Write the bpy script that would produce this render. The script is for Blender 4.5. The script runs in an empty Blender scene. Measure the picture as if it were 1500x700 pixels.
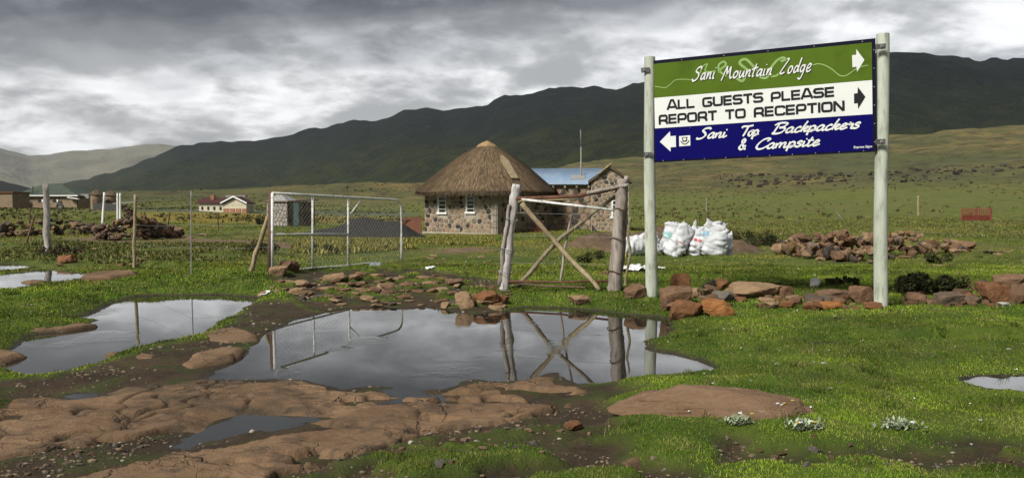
import bpy, bmesh, math, random
import numpy as np
from mathutils import Vector, Matrix, Euler

random.seed(7)
rng = np.random.default_rng(11)
scene = bpy.context.scene
R = math.radians

# ------------------------------------------------------------------ camera
CAM_Z = 1.29                       # lens height above the puddle's surface (z = 0)
FPX = 1200.0                       # focal length in pixels of a 1500 x 700 frame
HOR = 293.0
PITCH = math.atan((350 - HOR) / FPX)
cam_data = bpy.data.cameras.new('camera')
cam_data.sensor_width = 36.0
cam_data.lens = 36.0 * FPX / 1500.0
cam_data.clip_start = 0.05
cam_data.clip_end = 60000
cam = bpy.data.objects.new('camera', cam_data)
scene.collection.objects.link(cam)
cam.location = (0, 0, CAM_Z)
cam.rotation_euler = (math.pi / 2 - PITCH, 0, 0)
scene.camera = cam

# ------------------------------------------------------------------ world, sun, exposure
SUN_EL, SUN_AZ = R(42), R(222)     # azimuth clockwise from +Y: behind the camera, to the left
world = bpy.data.worlds.new('World')
scene.world = world
world.use_nodes = True
wn, wl = world.node_tree.nodes, world.node_tree.links
wn.clear()


def wnode(t, **kw):
    n = wn.new(t)
    for k, v in kw.items():
        setattr(n, k, v)
    return n


def wmath(op, a, b=None, clamp=False):
    n = wn.new('ShaderNodeMath'); n.operation = op; n.use_clamp = clamp
    for i, v in enumerate((a, b)):
        if v is None:
            continue
        if isinstance(v, (int, float)):
            n.inputs[i].default_value = v
        else:
            wl.new(v, n.inputs[i])
    return n.outputs[0]


wo = wnode('ShaderNodeOutputWorld')
bg = wnode('ShaderNodeBackground'); bg.inputs['Strength'].default_value = 0.1
sky = wnode('ShaderNodeTexSky', sky_type='NISHITA'); sky.sun_disc = False
sky.sun_elevation = SUN_EL; sky.sun_rotation = SUN_AZ
tc = wnode('ShaderNodeTexCoord')
sep = wnode('ShaderNodeSeparateXYZ'); wl.new(tc.outputs['Generated'], sep.inputs[0])
X, Y, Z = sep.outputs
zc = wmath('MAXIMUM', Z, 0.0)
den = wmath('ADD', zc, 0.30)
# a flat cloud deck seen from below: direction projected on a plane overhead
comb = wnode('ShaderNodeCombineXYZ')
wl.new(wmath('DIVIDE', X, den), comb.inputs[0])
wl.new(wmath('DIVIDE', Y, den), comb.inputs[1])
wl.new(wmath('MULTIPLY', Z, 1.5), comb.inputs[2])


def wnoise(scale, detail, rough, dist, off):
    mp = wnode('ShaderNodeMapping'); mp.inputs['Location'].default_value = off
    wl.new(comb.outputs[0], mp.inputs['Vector'])
    n = wnode('ShaderNodeTexNoise'); n.inputs['Scale'].default_value = scale
    n.inputs['Detail'].default_value = detail; n.inputs['Roughness'].default_value = rough
    n.inputs['Distortion'].default_value = dist
    wl.new(mp.outputs[0], n.inputs['Vector'])
    return n.outputs['Fac']


n_big = wnoise(1.5, 4, 0.5, 0.2, (3.1, 1.7, 0.4))
n_puff = wnoise(3.3, 9, 0.53, 0.30, (7.3, 2.2, 5.1))
n_fine = wnoise(10.0, 8, 0.58, 0.2, (1.3, 9.2, 2.7))
# the heavy deck overhead gives way to brighter, broken cloud towards the horizon
elev = wmath('ADD', Z, wmath('MULTIPLY', wmath('SUBTRACT', n_big, 0.5), 0.13))
elev = wmath('ADD', elev, wmath('MULTIPLY', wmath('SUBTRACT', n_puff, 0.5), 0.10))
elev = wmath('SUBTRACT', elev, wmath('MULTIPLY', X, 0.10))
ramp = wnode('ShaderNodeValToRGB'); wl.new(wmath('MULTIPLY', elev, 2.0, True), ramp.inputs[0])
cr = ramp.color_ramp
stops = [(0.00, (0.68, 0.70, 0.76)), (0.12, (0.68, 0.69, 0.73)), (0.20, (0.93, 0.93, 0.93)),
         (0.325, (0.95, 0.95, 0.95)), (0.385, (0.55, 0.555, 0.565)), (0.45, (0.195, 0.20, 0.21)),
         (0.62, (0.142, 0.147, 0.156)), (1.0, (0.28, 0.29, 0.31))]
cr.elements[0].position = stops[0][0]; cr.elements[0].color = (*stops[0][1], 1)
cr.elements[1].position = stops[-1][0]; cr.elements[1].color = (*stops[-1][1], 1)
for p, c in stops[1:-1]:
    e = cr.elements.new(p); e.color = (*c, 1)
cr.interpolation = 'EASE'
mr = wnode('ShaderNodeMapRange', interpolation_type='SMOOTHSTEP')
wl.new(wmath('ADD', n_puff, wmath('MULTIPLY', wmath('SUBTRACT', n_fine, 0.5), 0.38)), mr.inputs[0])
mr.inputs[1].default_value = 0.36; mr.inputs[2].default_value = 0.66
mr.inputs[3].default_value = 1.12; mr.inputs[4].default_value = 2.9
gain = mr.outputs[0]
sc_ = wnode('ShaderNodeVectorMath', operation='SCALE')
wl.new(ramp.outputs[0], sc_.inputs[0]); wl.new(gain, sc_.inputs['Scale'])
mixs = wnode('ShaderNodeMix', data_type='RGBA'); mixs.inputs[0].default_value = 0.97
wl.new(sky.outputs[0], mixs.inputs[6]); wl.new(sc_.outputs[0], mixs.inputs[7])
wl.new(mixs.outputs[2], bg.inputs['Color'])
wl.new(bg.outputs[0], wo.inputs['Surface'])

sun_data = bpy.data.lights.new('sun', 'SUN')
sun_data.energy = 1.5
sun_data.angle = R(17)
sun_data.color = (1.0, 0.965, 0.905)
sun = bpy.data.objects.new('sun', sun_data)
scene.collection.objects.link(sun)
to_sun = Vector((math.sin(SUN_AZ) * math.cos(SUN_EL), math.cos(SUN_AZ) * math.cos(SUN_EL), math.sin(SUN_EL)))
sun.rotation_euler = to_sun.to_track_quat('Z', 'Y').to_euler()
sun.location = (-20, -20, 30)

vs = scene.view_settings
vs.view_transform = 'Standard'; vs.look = 'None'; vs.exposure = 1.95; vs.gamma = 1.0
vs.use_curve_mapping = False
scene.cycles.use_denoising = True
scene.cycles.max_bounces = 6

# ------------------------------------------------------------------ helpers
CP, SP = math.cos(PITCH), math.sin(PITCH)


def ray(px, py):
    u, v = (px - 750) / FPX, (350 - py) / FPX
    return Vector((u, CP + v * SP, -SP + v * CP))


def at(px, py, y):
    """the world point seen at a pixel, y metres in front of the camera"""
    d = ray(px, py)
    return Vector((0, 0, CAM_Z)) + d * (y / d.y)


def onz(px, py, z=0.0):
    d = ray(px, py)
    return Vector((0, 0, CAM_Z)) + d * ((z - CAM_Z) / d.z)


def _hash(ix, iy, seed):
    h = (ix.astype(np.int64) * 374761393 + iy.astype(np.int64) * 668265263 + seed * 974634777) & 0x7fffffff
    h = ((h ^ (h >> 13)) * 1274126177) & 0x7fffffff
    return ((h ^ (h >> 16)) & 0xffff) / 65535.0


def vnoise(x, y, seed=0):
    ix, iy = np.floor(x), np.floor(y)
    fx, fy = x - ix, y - iy
    fx = fx * fx * fx * (fx * (fx * 6 - 15) + 10); fy = fy * fy * fy * (fy * (fy * 6 - 15) + 10)
    a = _hash(ix, iy, seed); b = _hash(ix + 1, iy, seed)
    c = _hash(ix, iy + 1, seed); d = _hash(ix + 1, iy + 1, seed)
    return (a * (1 - fx) + b * fx) * (1 - fy) + (c * (1 - fx) + d * fx) * fy


def fbm(x, y, octv=4, seed=0, gain=0.5):
    x = np.asarray(x, float); y = np.asarray(y, float)
    s = np.zeros_like(x); a = 1.0; t = 0.0
    for o in range(octv):
        ca, sa = math.cos(o * 1.1), math.sin(o * 1.1)
        k = 2.03 ** o
        s += a * vnoise((x * ca - y * sa) * k + 17.3 * o, (x * sa + y * ca) * k - 9.1 * o, seed + o * 7)
        t += a; a *= gain
    return s / t


def sstep(a, b, x):
    t = np.clip((x - a) / (b - a), 0, 1)
    return t * t * (3 - 2 * t)


def poly_sd(px, py, poly):
    """signed distance to a polygon, negative inside; exact within 1.5 m of its box, 9 beyond"""
    P = np.asarray(poly, float)
    out = np.full(px.shape, 9.0)
    m = (px > P[:, 0].min() - 1.5) & (px < P[:, 0].max() + 1.5) & (py > P[:, 1].min() - 1.5) & (py < P[:, 1].max() + 1.5)
    x, y = px[m], py[m]
    if x.size == 0:
        return out
    d = np.full(x.shape, 1e9); ins = np.zeros(x.shape, bool)
    for i in range(len(P)):
        ax, ay = P[i]; bx, by = P[(i + 1) % len(P)]
        ex, ey = bx - ax, by - ay
        t = np.clip(((x - ax) * ex + (y - ay) * ey) / (ex * ex + ey * ey + 1e-12), 0, 1)
        d = np.minimum(d, (x - ax - t * ex) ** 2 + (y - ay - t * ey) ** 2)
        if abs(ey) > 1e-9:
            c = ((ay > y) != (by > y)) & (x < (bx - ax) * (y - ay) / ey + ax)
            ins ^= c
    d = np.sqrt(d)
    out[m] = np.where(ins, -d, d)
    return out


def wpoly(pts, z=0.0):
    return [onz(a, b, z).to_2d()[:] for a, b in pts]


def union_sd(x, y, polys):
    d = np.full(x.shape, 9.0)
    for p in polys:
        d = np.minimum(d, poly_sd(x, y, p))
    return d


ORIGIN = {}


class MB:
    """collects shapes in world coordinates; build() links them as one mesh object"""
    def __init__(s):
        s.v = []; s.f = []

    def add(s, verts, faces):
        o = len(s.v)
        s.v.extend([tuple(p) for p in verts])
        s.f.extend([tuple(i + o for i in f) for f in faces])
        return s

    def box(s, c, size, rot=None, taper=1.0):
        hx, hy, hz = (k / 2 for k in size)
        M = rot or Matrix.Identity(3)
        vs_ = []
        for z in (-hz, hz):
            t = taper if z > 0 else 1
            for x, y in ((-hx, -hy), (hx, -hy), (hx, hy), (-hx, hy)):
                vs_.append(Vector(c) + M @ Vector((x * t, y * t, z)))
        return s.add(vs_, [(3, 2, 1, 0), (4, 5, 6, 7), (0, 1, 5, 4), (1, 2, 6, 5), (2, 3, 7, 6), (3, 0, 4, 7)])

    def tube(s, pts, r, n=8, caps=True, seed=None, rough=0.0):
        pts = [Vector(p) for p in pts]
        rs = r if isinstance(r, (list, tuple)) else [r] * len(pts)
        rnd = random.Random(seed)
        vs_, fs = [], []
        ref = Vector((0, 0, 1))
        d0 = (pts[-1] - pts[0]).normalized()
        if abs(d0.z) > 0.9:
            ref = Vector((0, 1, 0))
        for i, p in enumerate(pts):
            d = (pts[min(i + 1, len(pts) - 1)] - pts[max(i - 1, 0)]).normalized()
            a = d.cross(ref).normalized(); b = a.cross(d)
            for k in range(n):
                t = 2 * math.pi * k / n
                q = rs[i] * (1 + (rnd.uniform(-rough, rough) if rough else 0))
                vs_.append(p + (a * math.cos(t) + b * math.sin(t)) * q)
        for i in range(len(pts) - 1):
            for k in range(n):
                k2 = (k + 1) % n
                fs.append((i * n + k, i * n + k2, (i + 1) * n + k2, (i + 1) * n + k))
        if caps:
            fs.append(tuple(range(n))[::-1]); fs.append(tuple((len(pts) - 1) * n + k for k in range(n)))
        return s.add(vs_, fs)

    def prism(s, loop, off):
        """a planar loop of points pushed along the vector off"""
        n = len(loop); off = Vector(off)
        vs_ = [Vector(p) for p in loop] + [Vector(p) + off for p in loop]
        fs = [tuple(range(n)), tuple(range(2 * n - 1, n - 1, -1))]
        fs += [(i, i + n, (i + 1) % n + n, (i + 1) % n) for i in range(n)]
        return s.add(vs_, fs)

    def build(s, name, mat, parent=None, base=None, smooth=False):
        if parent is not None:
            o0 = ORIGIN[parent.name]
        elif base is not None:
            o0 = Vector(base)
        else:
            o0 = Vector((0, 0, 0))
        me = bpy.data.meshes.new(name)
        me.from_pydata([(p[0] - o0.x, p[1] - o0.y, p[2] - o0.z) for p in s.v], [], s.f)
        if smooth:
            me.polygons.foreach_set('use_smooth', [True] * len(me.polygons))
        me.update()
        return link(name, me, mat, parent, o0)


def link(name, me, mat, parent=None, o0=Vector((0, 0, 0))):
    if mat is not None and not me.materials:
        me.materials.append(mat)
    o = bpy.data.objects.new(name, me)
    scene.collection.objects.link(o)
    ORIGIN[o.name] = Vector(o0)
    if parent is not None:
        o.parent = parent
    else:
        o.location = o0
    return o


def tag(o, label=None, cat=None, group=None, kind=None):
    if label: o['label'] = label
    if cat: o['category'] = cat
    if group: o['group'] = group
    if kind: o['kind'] = kind
    return o


def empty(name, loc, label, cat, group=None):
    o = bpy.data.objects.new(name, None)
    o.empty_display_size = 0.2
    o.location = loc
    scene.collection.objects.link(o)
    ORIGIN[o.name] = Vector(loc)
    return tag(o, label, cat, group)


def np_mesh(name, v, f, mat, smooth=True, attrs=None, kind=None, colors=None):
    """a mesh object out of numpy arrays; f is (n, 3) or (n, 4)"""
    me = bpy.data.meshes.new(name)
    n, k = f.shape
    me.vertices.add(len(v)); me.vertices.foreach_set('co', np.ascontiguousarray(v, np.float32).ravel())
    me.loops.add(n * k); me.loops.foreach_set('vertex_index', np.ascontiguousarray(f, np.int32).ravel())
    me.polygons.add(n)
    me.polygons.foreach_set('loop_start', np.arange(0, n * k, k, dtype=np.int32))
    me.polygons.foreach_set('loop_total', np.full(n, k, np.int32))
    me.polygons.foreach_set('use_smooth', np.full(n, smooth, bool))
    for an, av in (attrs or {}).items():
        a = me.attributes.new(an, 'FLOAT', 'POINT'); a.data.foreach_set('value', np.ascontiguousarray(av, np.float32).ravel())
    if colors is not None:
        a = me.attributes.new('tint', 'FLOAT_COLOR', 'POINT')
        c = np.ones((len(v), 4), np.float32); c[:, :3] = colors
        a.data.foreach_set('color', c.ravel())
    me.update(calc_edges=True)
    o = link(name, me, mat)
    if kind: o['kind'] = kind
    return o


# ------------------------------------------------------------------ materials
class NT:
    def __init__(s, name):
        s.m = bpy.data.materials.new(name); s.m.use_nodes = True
        s.n = s.m.node_tree.nodes; s.l = s.m.node_tree.links
        s.b = s.n['Principled BSDF']

    def node(s, t, **kw):
        n = s.n.new(t)
        for k, v in kw.items():
            setattr(n, k, v)
        return n

    def put(s, sock, v):
        if isinstance(v, (int, float)):
            sock.default_value = v
        elif isinstance(v, (tuple, list)):
            sock.default_value = (*v, 1) if len(v) == 3 and sock.type == 'RGBA' else v
        else:
            s.l.new(v, sock)

    def coord(s, kind='Object'):
        if kind == 'World':
            return s.node('ShaderNodeNewGeometry').outputs['Position']
        return s.node('ShaderNodeTexCoord').outputs[kind]

    def noise(s, vec, scale, detail=4, rough=0.55, dist=0.0, stretch=None):
        if stretch:
            mp = s.node('ShaderNodeMapping'); mp.inputs['Scale'].default_value = stretch
            s.l.new(vec, mp.inputs['Vector']); vec = mp.outputs[0]
        n = s.node('ShaderNodeTexNoise')
        s.l.new(vec, n.inputs['Vector'])
        for k, v in (('Scale', scale), ('Detail', detail), ('Roughness', rough), ('Distortion', dist)):
            n.inputs[k].default_value = v
        return n.outputs['Fac']

    def math(s, op, a, b=0.0, clamp=False):
        n = s.node('ShaderNodeMath', operation=op); n.use_clamp = clamp
        s.put(n.inputs[0], a); s.put(n.inputs[1], b)
        return n.outputs[0]

    def step(s, v, lo, hi):
        n = s.node('ShaderNodeMapRange', interpolation_type='SMOOTHSTEP')
        s.put(n.inputs[0], v); n.inputs[1].default_value = lo; n.inputs[2].default_value = hi
        return n.outputs[0]

    def ramp(s, v, stops):
        n = s.node('ShaderNodeValToRGB'); s.put(n.inputs[0], v)
        e = n.color_ramp.elements
        e[0].position = stops[0][0]; e[0].color = (*stops[0][1], 1)
        e[1].position = stops[-1][0]; e[1].color = (*stops[-1][1], 1)
        for p, c in stops[1:-1]:
            k = e.new(p); k.color = (*c, 1)
        return n.outputs[0]

    def mix(s, f, a, b, mode='MIX'):
        n = s.node('ShaderNodeMix', data_type='RGBA', blend_type=mode)
        s.put(n.inputs[0], f); s.put(n.inputs[6], a); s.put(n.inputs[7], b)
        return n.outputs[2]

    def attr(s, name, out='Fac'):
        return s.node('ShaderNodeAttribute', attribute_name=name).outputs[out]

    def rand(s):
        return s.node('ShaderNodeObjectInfo').outputs['Random']

    def bump(s, h, strength, dist=0.02):
        n = s.node('ShaderNodeBump'); n.inputs['Strength'].default_value = strength
        n.inputs['Distance'].default_value = dist
        s.put(n.inputs['Height'], h)
        s.l.new(n.outputs[0], s.b.inputs['Normal'])

    def done(s, color, rough=0.85, metal=0.0, spec=0.3):
        s.put(s.b.inputs['Base Color'], color); s.put(s.b.inputs['Roughness'], rough)
        s.b.inputs['Metallic'].default_value = metal
        s.b.inputs['Specular IOR Level'].default_value = spec
        return s.m


def speckle(name, c1, c2, scale=6, rough=0.9, bump=0.3, bd=0.02, c3=None, stretch=None, kind='Object', spec=0.25, metal=0.0, fine=5.0):
    t = NT(name); v = t.coord(kind)
    a = t.noise(v, scale, 6, 0.62, 0.2, stretch); b = t.noise(v, scale * fine, 5, 0.65, 0, stretch)
    col = t.mix(t.step(a, 0.32, 0.68), c1, c2)
    if c3:
        col = t.mix(t.step(b, 0.5, 0.74), col, c3)
    col = t.mix(t.math('MULTIPLY', t.step(b, 0.3, 0.75), 0.35), col, t.mix(1.0, col, (0.45, 0.45, 0.45), 'MULTIPLY'))
    if bump:
        t.bump(t.math('ADD', a, t.math('MULTIPLY', b, 0.5)), bump, bd)
    return t.done(col, rough, metal, spec)


M = {}
M['steel_white'] = speckle('white_painted_pipe', (0.55, 0.56, 0.52), (0.72, 0.72, 0.68), 5, 0.5, 0.1, 0.004, (0.22, 0.13, 0.07))
M['rust'] = speckle('rusty_iron', (0.075, 0.035, 0.022), (0.15, 0.07, 0.04), 9, 0.85, 0.3, 0.004)
M['wood_grey'] = speckle('weathered_grey_wood', (0.19, 0.155, 0.125), (0.36, 0.32, 0.28), 7, 0.9, 0.7, 0.015, (0.10, 0.06, 0.045), (1, 1, 0.13))
M['wood_white'] = speckle('peeling_white_wood', (0.20, 0.165, 0.14), (0.60, 0.58, 0.55), 5, 0.9, 0.7, 0.02, (0.09, 0.06, 0.045), (1, 1, 0.16))
M['wood_brown'] = speckle('brown_wood', (0.09, 0.055, 0.038), (0.16, 0.10, 0.07), 8, 0.9, 0.6, 0.012, None, (1, 1, 0.15))
M['wood_tan'] = speckle('tan_pole_wood', (0.23, 0.18, 0.10), (0.36, 0.29, 0.18), 8, 0.85, 0.5, 0.01, (0.13, 0.09, 0.05), (1, 1, 0.2))
M['post_white'] = speckle('whitewashed_post', (0.36, 0.385, 0.31), (0.49, 0.51, 0.43), 3.5, 0.85, 0.6, 0.01, (0.25, 0.27, 0.19), (1, 1, 0.22))
M['white_paint'] = speckle('white_paint', (0.66, 0.66, 0.62), (0.80, 0.80, 0.77), 4, 0.6, 0.05, 0.004)
M['dark_metal'] = speckle('dark_bracket_metal', (0.045, 0.045, 0.045), (0.09, 0.085, 0.08), 12, 0.5, 0.1, 0.002)
M['wire'] = speckle('galvanised_wire', (0.20, 0.20, 0.19), (0.30, 0.29, 0.27), 12, 0.5, 0, spec=0.5)


def rock_mat(name, stops, lichen=(0.30, 0.30, 0.25), lich=0.12):
    t = NT(name); v = t.coord('Object')
    w = t.node('ShaderNodeVectorMath', operation='ADD'); t.l.new(v, w.inputs[0])
    cx = t.node('ShaderNodeCombineXYZ'); t.l.new(t.math('MULTIPLY', t.rand(), 40.0), cx.inputs[0]); t.l.new(cx.outputs[0], w.inputs[1])
    v = w.outputs[0]
    a = t.noise(v, 1.6, 6, 0.6, 0.4); b = t.noise(v, 11, 6, 0.7)
    base = t.ramp(t.rand(), stops)
    col = t.mix(t.math('MULTIPLY', t.step(a, 0.35, 0.7), 0.55), base, t.mix(1.0, base, (0.5, 0.45, 0.40), 'MULTIPLY'))
    col = t.mix(t.math('MULTIPLY', t.step(b, 0.55, 0.72), 0.5), col, t.mix(1.0, col, (1.5, 1.4, 1.25), 'MULTIPLY'))
    col = t.mix(t.math('MULTIPLY', t.step(t.noise(v, 3.1, 4, 0.6), 0.62, 0.72), lich * 4), col, lichen)
    t.bump(t.math('ADD', a, t.math('MULTIPLY', b, 0.45)), 0.8, 0.06)
    return t.done(col, 0.92, 0, 0.2)


TAN, PINK, GREY, OCH, DARK = (0.20, 0.135, 0.082), (0.19, 0.11, 0.07), (0.12, 0.10, 0.082), (0.21, 0.125, 0.055), (0.065, 0.053, 0.044)
M['rock'] = rock_mat('brown_basalt_rock', [(0, DARK), (0.2, GREY), (0.45, TAN), (0.7, PINK), (0.9, OCH), (1, GREY)])
M['rock_brown'] = rock_mat('reddish_brown_rock', [(0, (0.135, 0.082, 0.048)), (0.5, (0.18, 0.105, 0.06)), (1, (0.22, 0.135, 0.08))])
M['rock_orange'] = rock_mat('orange_stained_rock', [(0, (0.32, 0.14, 0.04)), (0.5, (0.34, 0.15, 0.05)), (1, (0.31, 0.145, 0.06))], lich=0.04)
M['rock_rust'] = rock_mat('rust_brown_rock', [(0, (0.20, 0.095, 0.045)), (1, (0.24, 0.115, 0.052))], lich=0.06)
M['rock_tan'] = rock_mat('tan_sandy_rock', [(0, (0.27, 0.178, 0.10)), (1, (0.34, 0.23, 0.135))])
M['rock_boulder'] = rock_mat('brown_boulder_rock', [(0, (0.205, 0.130, 0.078)), (1, (0.215, 0.137, 0.082))], (0.33, 0.30, 0.22), 0.1)
M['rock_grey'] = rock_mat('grey_rock', [(0, (0.15, 0.135, 0.11)), (1, (0.20, 0.18, 0.145))])
M['rock_dark'] = rock_mat('dark_heap_rock', [(0, (0.05, 0.04, 0.033)), (0.5, (0.11, 0.08, 0.06)), (0.8, (0.19, 0.135, 0.09)), (1, (0.26, 0.2, 0.14))])
M['rock_black'] = rock_mat('dark_hillside_rock', [(0, (0.026, 0.023, 0.018)), (0.7, (0.06, 0.05, 0.036)), (1, (0.12, 0.1, 0.07))])
M['rock_white'] = rock_mat('white_lichened_rock', [(0, (0.55, 0.55, 0.48)), (1, (0.62, 0.62, 0.55))])

# ------------------------------------------------------------------ ground plan (outlines on the ground, in metres)
PUD_MAIN = wpoly([(298, 553), (322, 540), (345, 527), (366, 516), (384, 500), (392, 487), (420, 474), (455, 463), (500, 453), (560, 449),
                  (600, 452), (640, 449), (668, 458), (700, 461), (735, 456), (770, 450), (850, 454), (905, 458), (945, 463),
                  (978, 468), (988, 480), (968, 491), (945, 500), (943, 511), (985, 520), (1020, 529), (1046, 540), (1000, 547), (930, 555),
                  (880, 563), (845, 563), (825, 556), (812, 546), (780, 553), (740, 560), (700, 556), (650, 568), (600, 570),
                  (560, 567), (500, 573), (470, 562), (440, 556), (400, 556), (350, 557)])
PUD_LEFT = wpoly([(372, 436), (330, 432), (260, 432), (200, 434), (165, 444), (135, 459), (88, 466), (148, 468), (118, 482), (60, 490),
                  (34, 495), (22, 506), (10, 518), (5, 540), (40, 549), (90, 547), (150, 530), (172, 516), (230, 504), (290, 491),
                  (318, 472), (350, 456), (374, 443)])
PUD_POOL = wpoly([(256, 650), (275, 642), (310, 629), (335, 616), (362, 608), (400, 610), (430, 611), (476, 614), (440, 621), (415, 629), (380, 634), (340, 643), (310, 648), (285, 654)], 0.0)
PUD_D1 = wpoly([(560, 575), (580, 569), (620, 570), (634, 576), (610, 584), (575, 584)], 0.0)
PUD_D2 = wpoly([(90, 583), (112, 579), (140, 577), (140, 580), (112, 586)], 0.0)
PUD_FAR = wpoly([(-60, 408), (0, 403), (40, 398), (90, 396), (134, 403), (112, 410), (60, 415), (20, 423), (-60, 426)])
PUD_FAR2 = wpoly([(-80, 391), (0, 386), (38, 391), (20, 395), (-60, 399)])
PUD_RIGHT = wpoly([(1398, 556), (1430, 550), (1500, 551), (1580, 553), (1590, 572), (1500, 573), (1450, 569)])
PUD_STREAM = wpoly([(290, 346), (330, 342), (385, 341), (392, 343), (340, 347), (300, 349)], -0.16)
PUDS = [('MAIN', PUD_MAIN), ('LEFT', PUD_LEFT), ('POOL', PUD_POOL), ('D1', PUD_D1), ('D2', PUD_D2), ('FAR', PUD_FAR), ('FAR2', PUD_FAR2), ('RIGHT', PUD_RIGHT)]

Z0 = 0.05
SLAB = [wpoly(p, Z0) for p in [
    [(-60, 604), (20, 584), (60, 576), (120, 567), (190, 562), (260, 559), (300, 555), (350, 556), (400, 556), (440, 555), (500, 573), (560, 568),
     (640, 569), (700, 555), (735, 559), (770, 552), (815, 543), (828, 560), (868, 570), (862, 585), (800, 598), (720, 611), (640, 622),
     (590, 628), (545, 618), (470, 613), (430, 606), (360, 603), (310, 615), (240, 625), (205, 632), (150, 640), (112, 646), (60, 655), (-60, 676)],
    [(100, 708), (150, 690), (225, 668), (330, 652), (420, 634), (485, 629), (560, 626), (612, 632), (560, 648), (480, 668), (400, 692), (330, 730), (60, 740)],
]]
MUD = [wpoly(p, Z0) for p in [
    [(372, 438), (405, 440), (485, 455), (400, 485), (383, 497), (345, 527), (300, 552), (260, 559), (120, 566), (60, 575), (0, 586), (-50, 590), (-50, 560),
     (0, 552), (90, 548), (150, 531), (230, 505), (300, 489), (332, 468)],
    [(-60, 600), (0, 586), (260, 546), (300, 546), (420, 540), (500, 545), (700, 538), (820, 532), (880, 566), (905, 600), (890, 622), (700, 628), (600, 640), (470, 690), (380, 760), (-80, 760)],
    [(470, 690), (600, 640), (700, 628), (890, 622), (880, 650), (930, 690), (1060, 690), (1050, 760), (400, 760)],
    [(1055, 655), (1100, 648), (1180, 656), (1300, 660), (1420, 664), (1560, 668), (1560, 690), (1400, 700), (1300, 690), (1180, 700), (1060, 690)],
    [(395, 412), (470, 402), (600, 400), (730, 412), (745, 440), (735, 455), (640, 452), (500, 454), (430, 445)],
    [(1195, 478), (1225, 472), (1262, 470), (1258, 476), (1220, 482)], [(1192, 503), (1208, 497), (1220, 501), (1204, 507)],
    [(868, 560), (905, 556), (945, 562), (930, 585), (890, 590)],
]]
MOSSY = [False, False, True, True, True, False, False, False]
YELLOW = [wpoly(p, -0.5) for p in [[(196, 318), (260, 316), (420, 315), (600, 318), (600, 327), (420, 326), (300, 330), (196, 327)]]]
GREYGR = [wpoly(p, -0.5) for p in [[(200, 309), (330, 307), (420, 309), (600, 309), (600, 314), (400, 315), (200, 315)]]]
DIRT = [wpoly(p, -0.2) for p in [[(600, 376), (650, 371), (715, 371), (725, 377), (660, 382), (610, 381)],
                                 [(845, 360), (905, 340), (990, 335), (1050, 345), (1060, 365), (960, 378), (880, 374)],
                                 [(60, 362), (200, 345), (420, 352), (470, 372), (300, 375)]]]

UK = [-0.75, -0.46, -0.125, 0.14, 0.6]
DK = [0, 6, 14, 25, 40, 60, 90, 120, 150, 200, 260, 300, 400, 600, 900, 1500, 4000, 14000]
ZK = [[.06, .06, .10, .02, -.10, -.10, .00, .25, .40, .60, .90, .80, .0, -4, -10, -20, -40, -60],
      [.06, .06, .10, .00, -.15, -.30, -.10, .00, .00, .90, 3.1, 3.4, 2, -2, -10, -20, -40, -60],
      [.05, .05, .10, -.15, -.45, -.55, -.60, -.70, -.80, 1.0, 6.0, 6.6, 5, 0, -10, -20, -40, -60],
      [.06, .06, .09, -.10, -.25, -.30, -.20, .30, 1.0, 3.5, 8., 11., 18, 30, 36, 36, -40, -60],
      [.08, .10, .10, .00, -.20, -.25, -.10, .70, 2.0, 5.2, 11., 15., 26, 46, 62, 58, -40, -60]]


def base_height(x, y):
    d = np.maximum(np.hypot(x, y) * np.sign(np.where(y > 0, 1, 1)), 0.1)
    u = np.clip(x / np.maximum(y, 2.0), UK[0], UK[-1])
    cols = [np.interp(d, DK, z) for z in ZK]
    out = np.zeros_like(x, dtype=float)
    for i in range(len(UK) - 1):
        m = (u >= UK[i]) & (u <= UK[i + 1])
        t = (u[m] - UK[i]) / (UK[i + 1] - UK[i]); t = t * t * (3 - 2 * t)
        out[m] = cols[i][m] * (1 - t) + cols[i + 1][m] * t
    return out


def axis(lo, hi, fine_lo, fine_hi, step, growth, frac):
    a = list(np.arange(fine_lo, fine_hi, step))
    s = step; v = a[-1]
    while v < hi:
        s = min(s * growth, max(abs(v) * frac, step)); v += s; a.append(v)
    s = step; v = a[0]; b = []
    while v > lo:
        s = s * growth; v -= s; b.append(v)
    return np.array(b[::-1] + a)


gx_p = axis(-1, 14000, 0, 7.0, 0.036, 1.06, 0.05)
GX = np.concatenate([-gx_p[::-1][:-1], gx_p]) if abs(gx_p[np.argmin(abs(gx_p))]) < 1e-9 else None
gx_pos = gx_p[gx_p >= 0]
GX = np.concatenate([-gx_pos[::-1][:-1], gx_pos])
GY = axis(-60, 14000, 3.0, 12.5, 0.034, 1.05, 0.016)
XX, YY = np.meshgrid(GX, GY)
XX = XX.ravel(); YY = YY.ravel()
DD = np.hypot(XX, YY)
near = DD < 45
wx = np.zeros_like(XX); wy = np.zeros_like(XX)
wx[near] = (fbm(XX[near] * 2.2, YY[near] * 2.2, 4, 3) - 0.5) * 0.30
wy[near] = (fbm(XX[near] * 2.2, YY[near] * 2.2, 4, 31) - 0.5) * 0.30
wx2 = np.zeros_like(XX); wx2[near] = (fbm(XX[near] * 7, YY[near] * 7, 3, 13) - 0.5) * 0.16
wx = wx + wx2; wy = wy - wx2
sd_pud = union_sd(XX + wx * 0.5, YY + wy * 0.75, [p for n, p in PUDS if n not in ('POOL', 'D1', 'D2')])
sd_pud = np.minimum(sd_pud, union_sd(XX + wx * 0.5, YY + wy * 0.8, [p for n, p in PUDS if n in ('POOL', 'D1', 'D2')]))
sd_mud = union_sd(XX + wx * 1.2, YY + wy * 1.6, [p for i, p in enumerate(MUD) if not MOSSY[i]])
sd_moss = union_sd(XX + wx * 1.2, YY + wy * 1.6, [p for i, p in enumerate(MUD) if MOSSY[i]])
mud = 1 - sstep(-0.10, 0.10, sd_mud)
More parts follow.
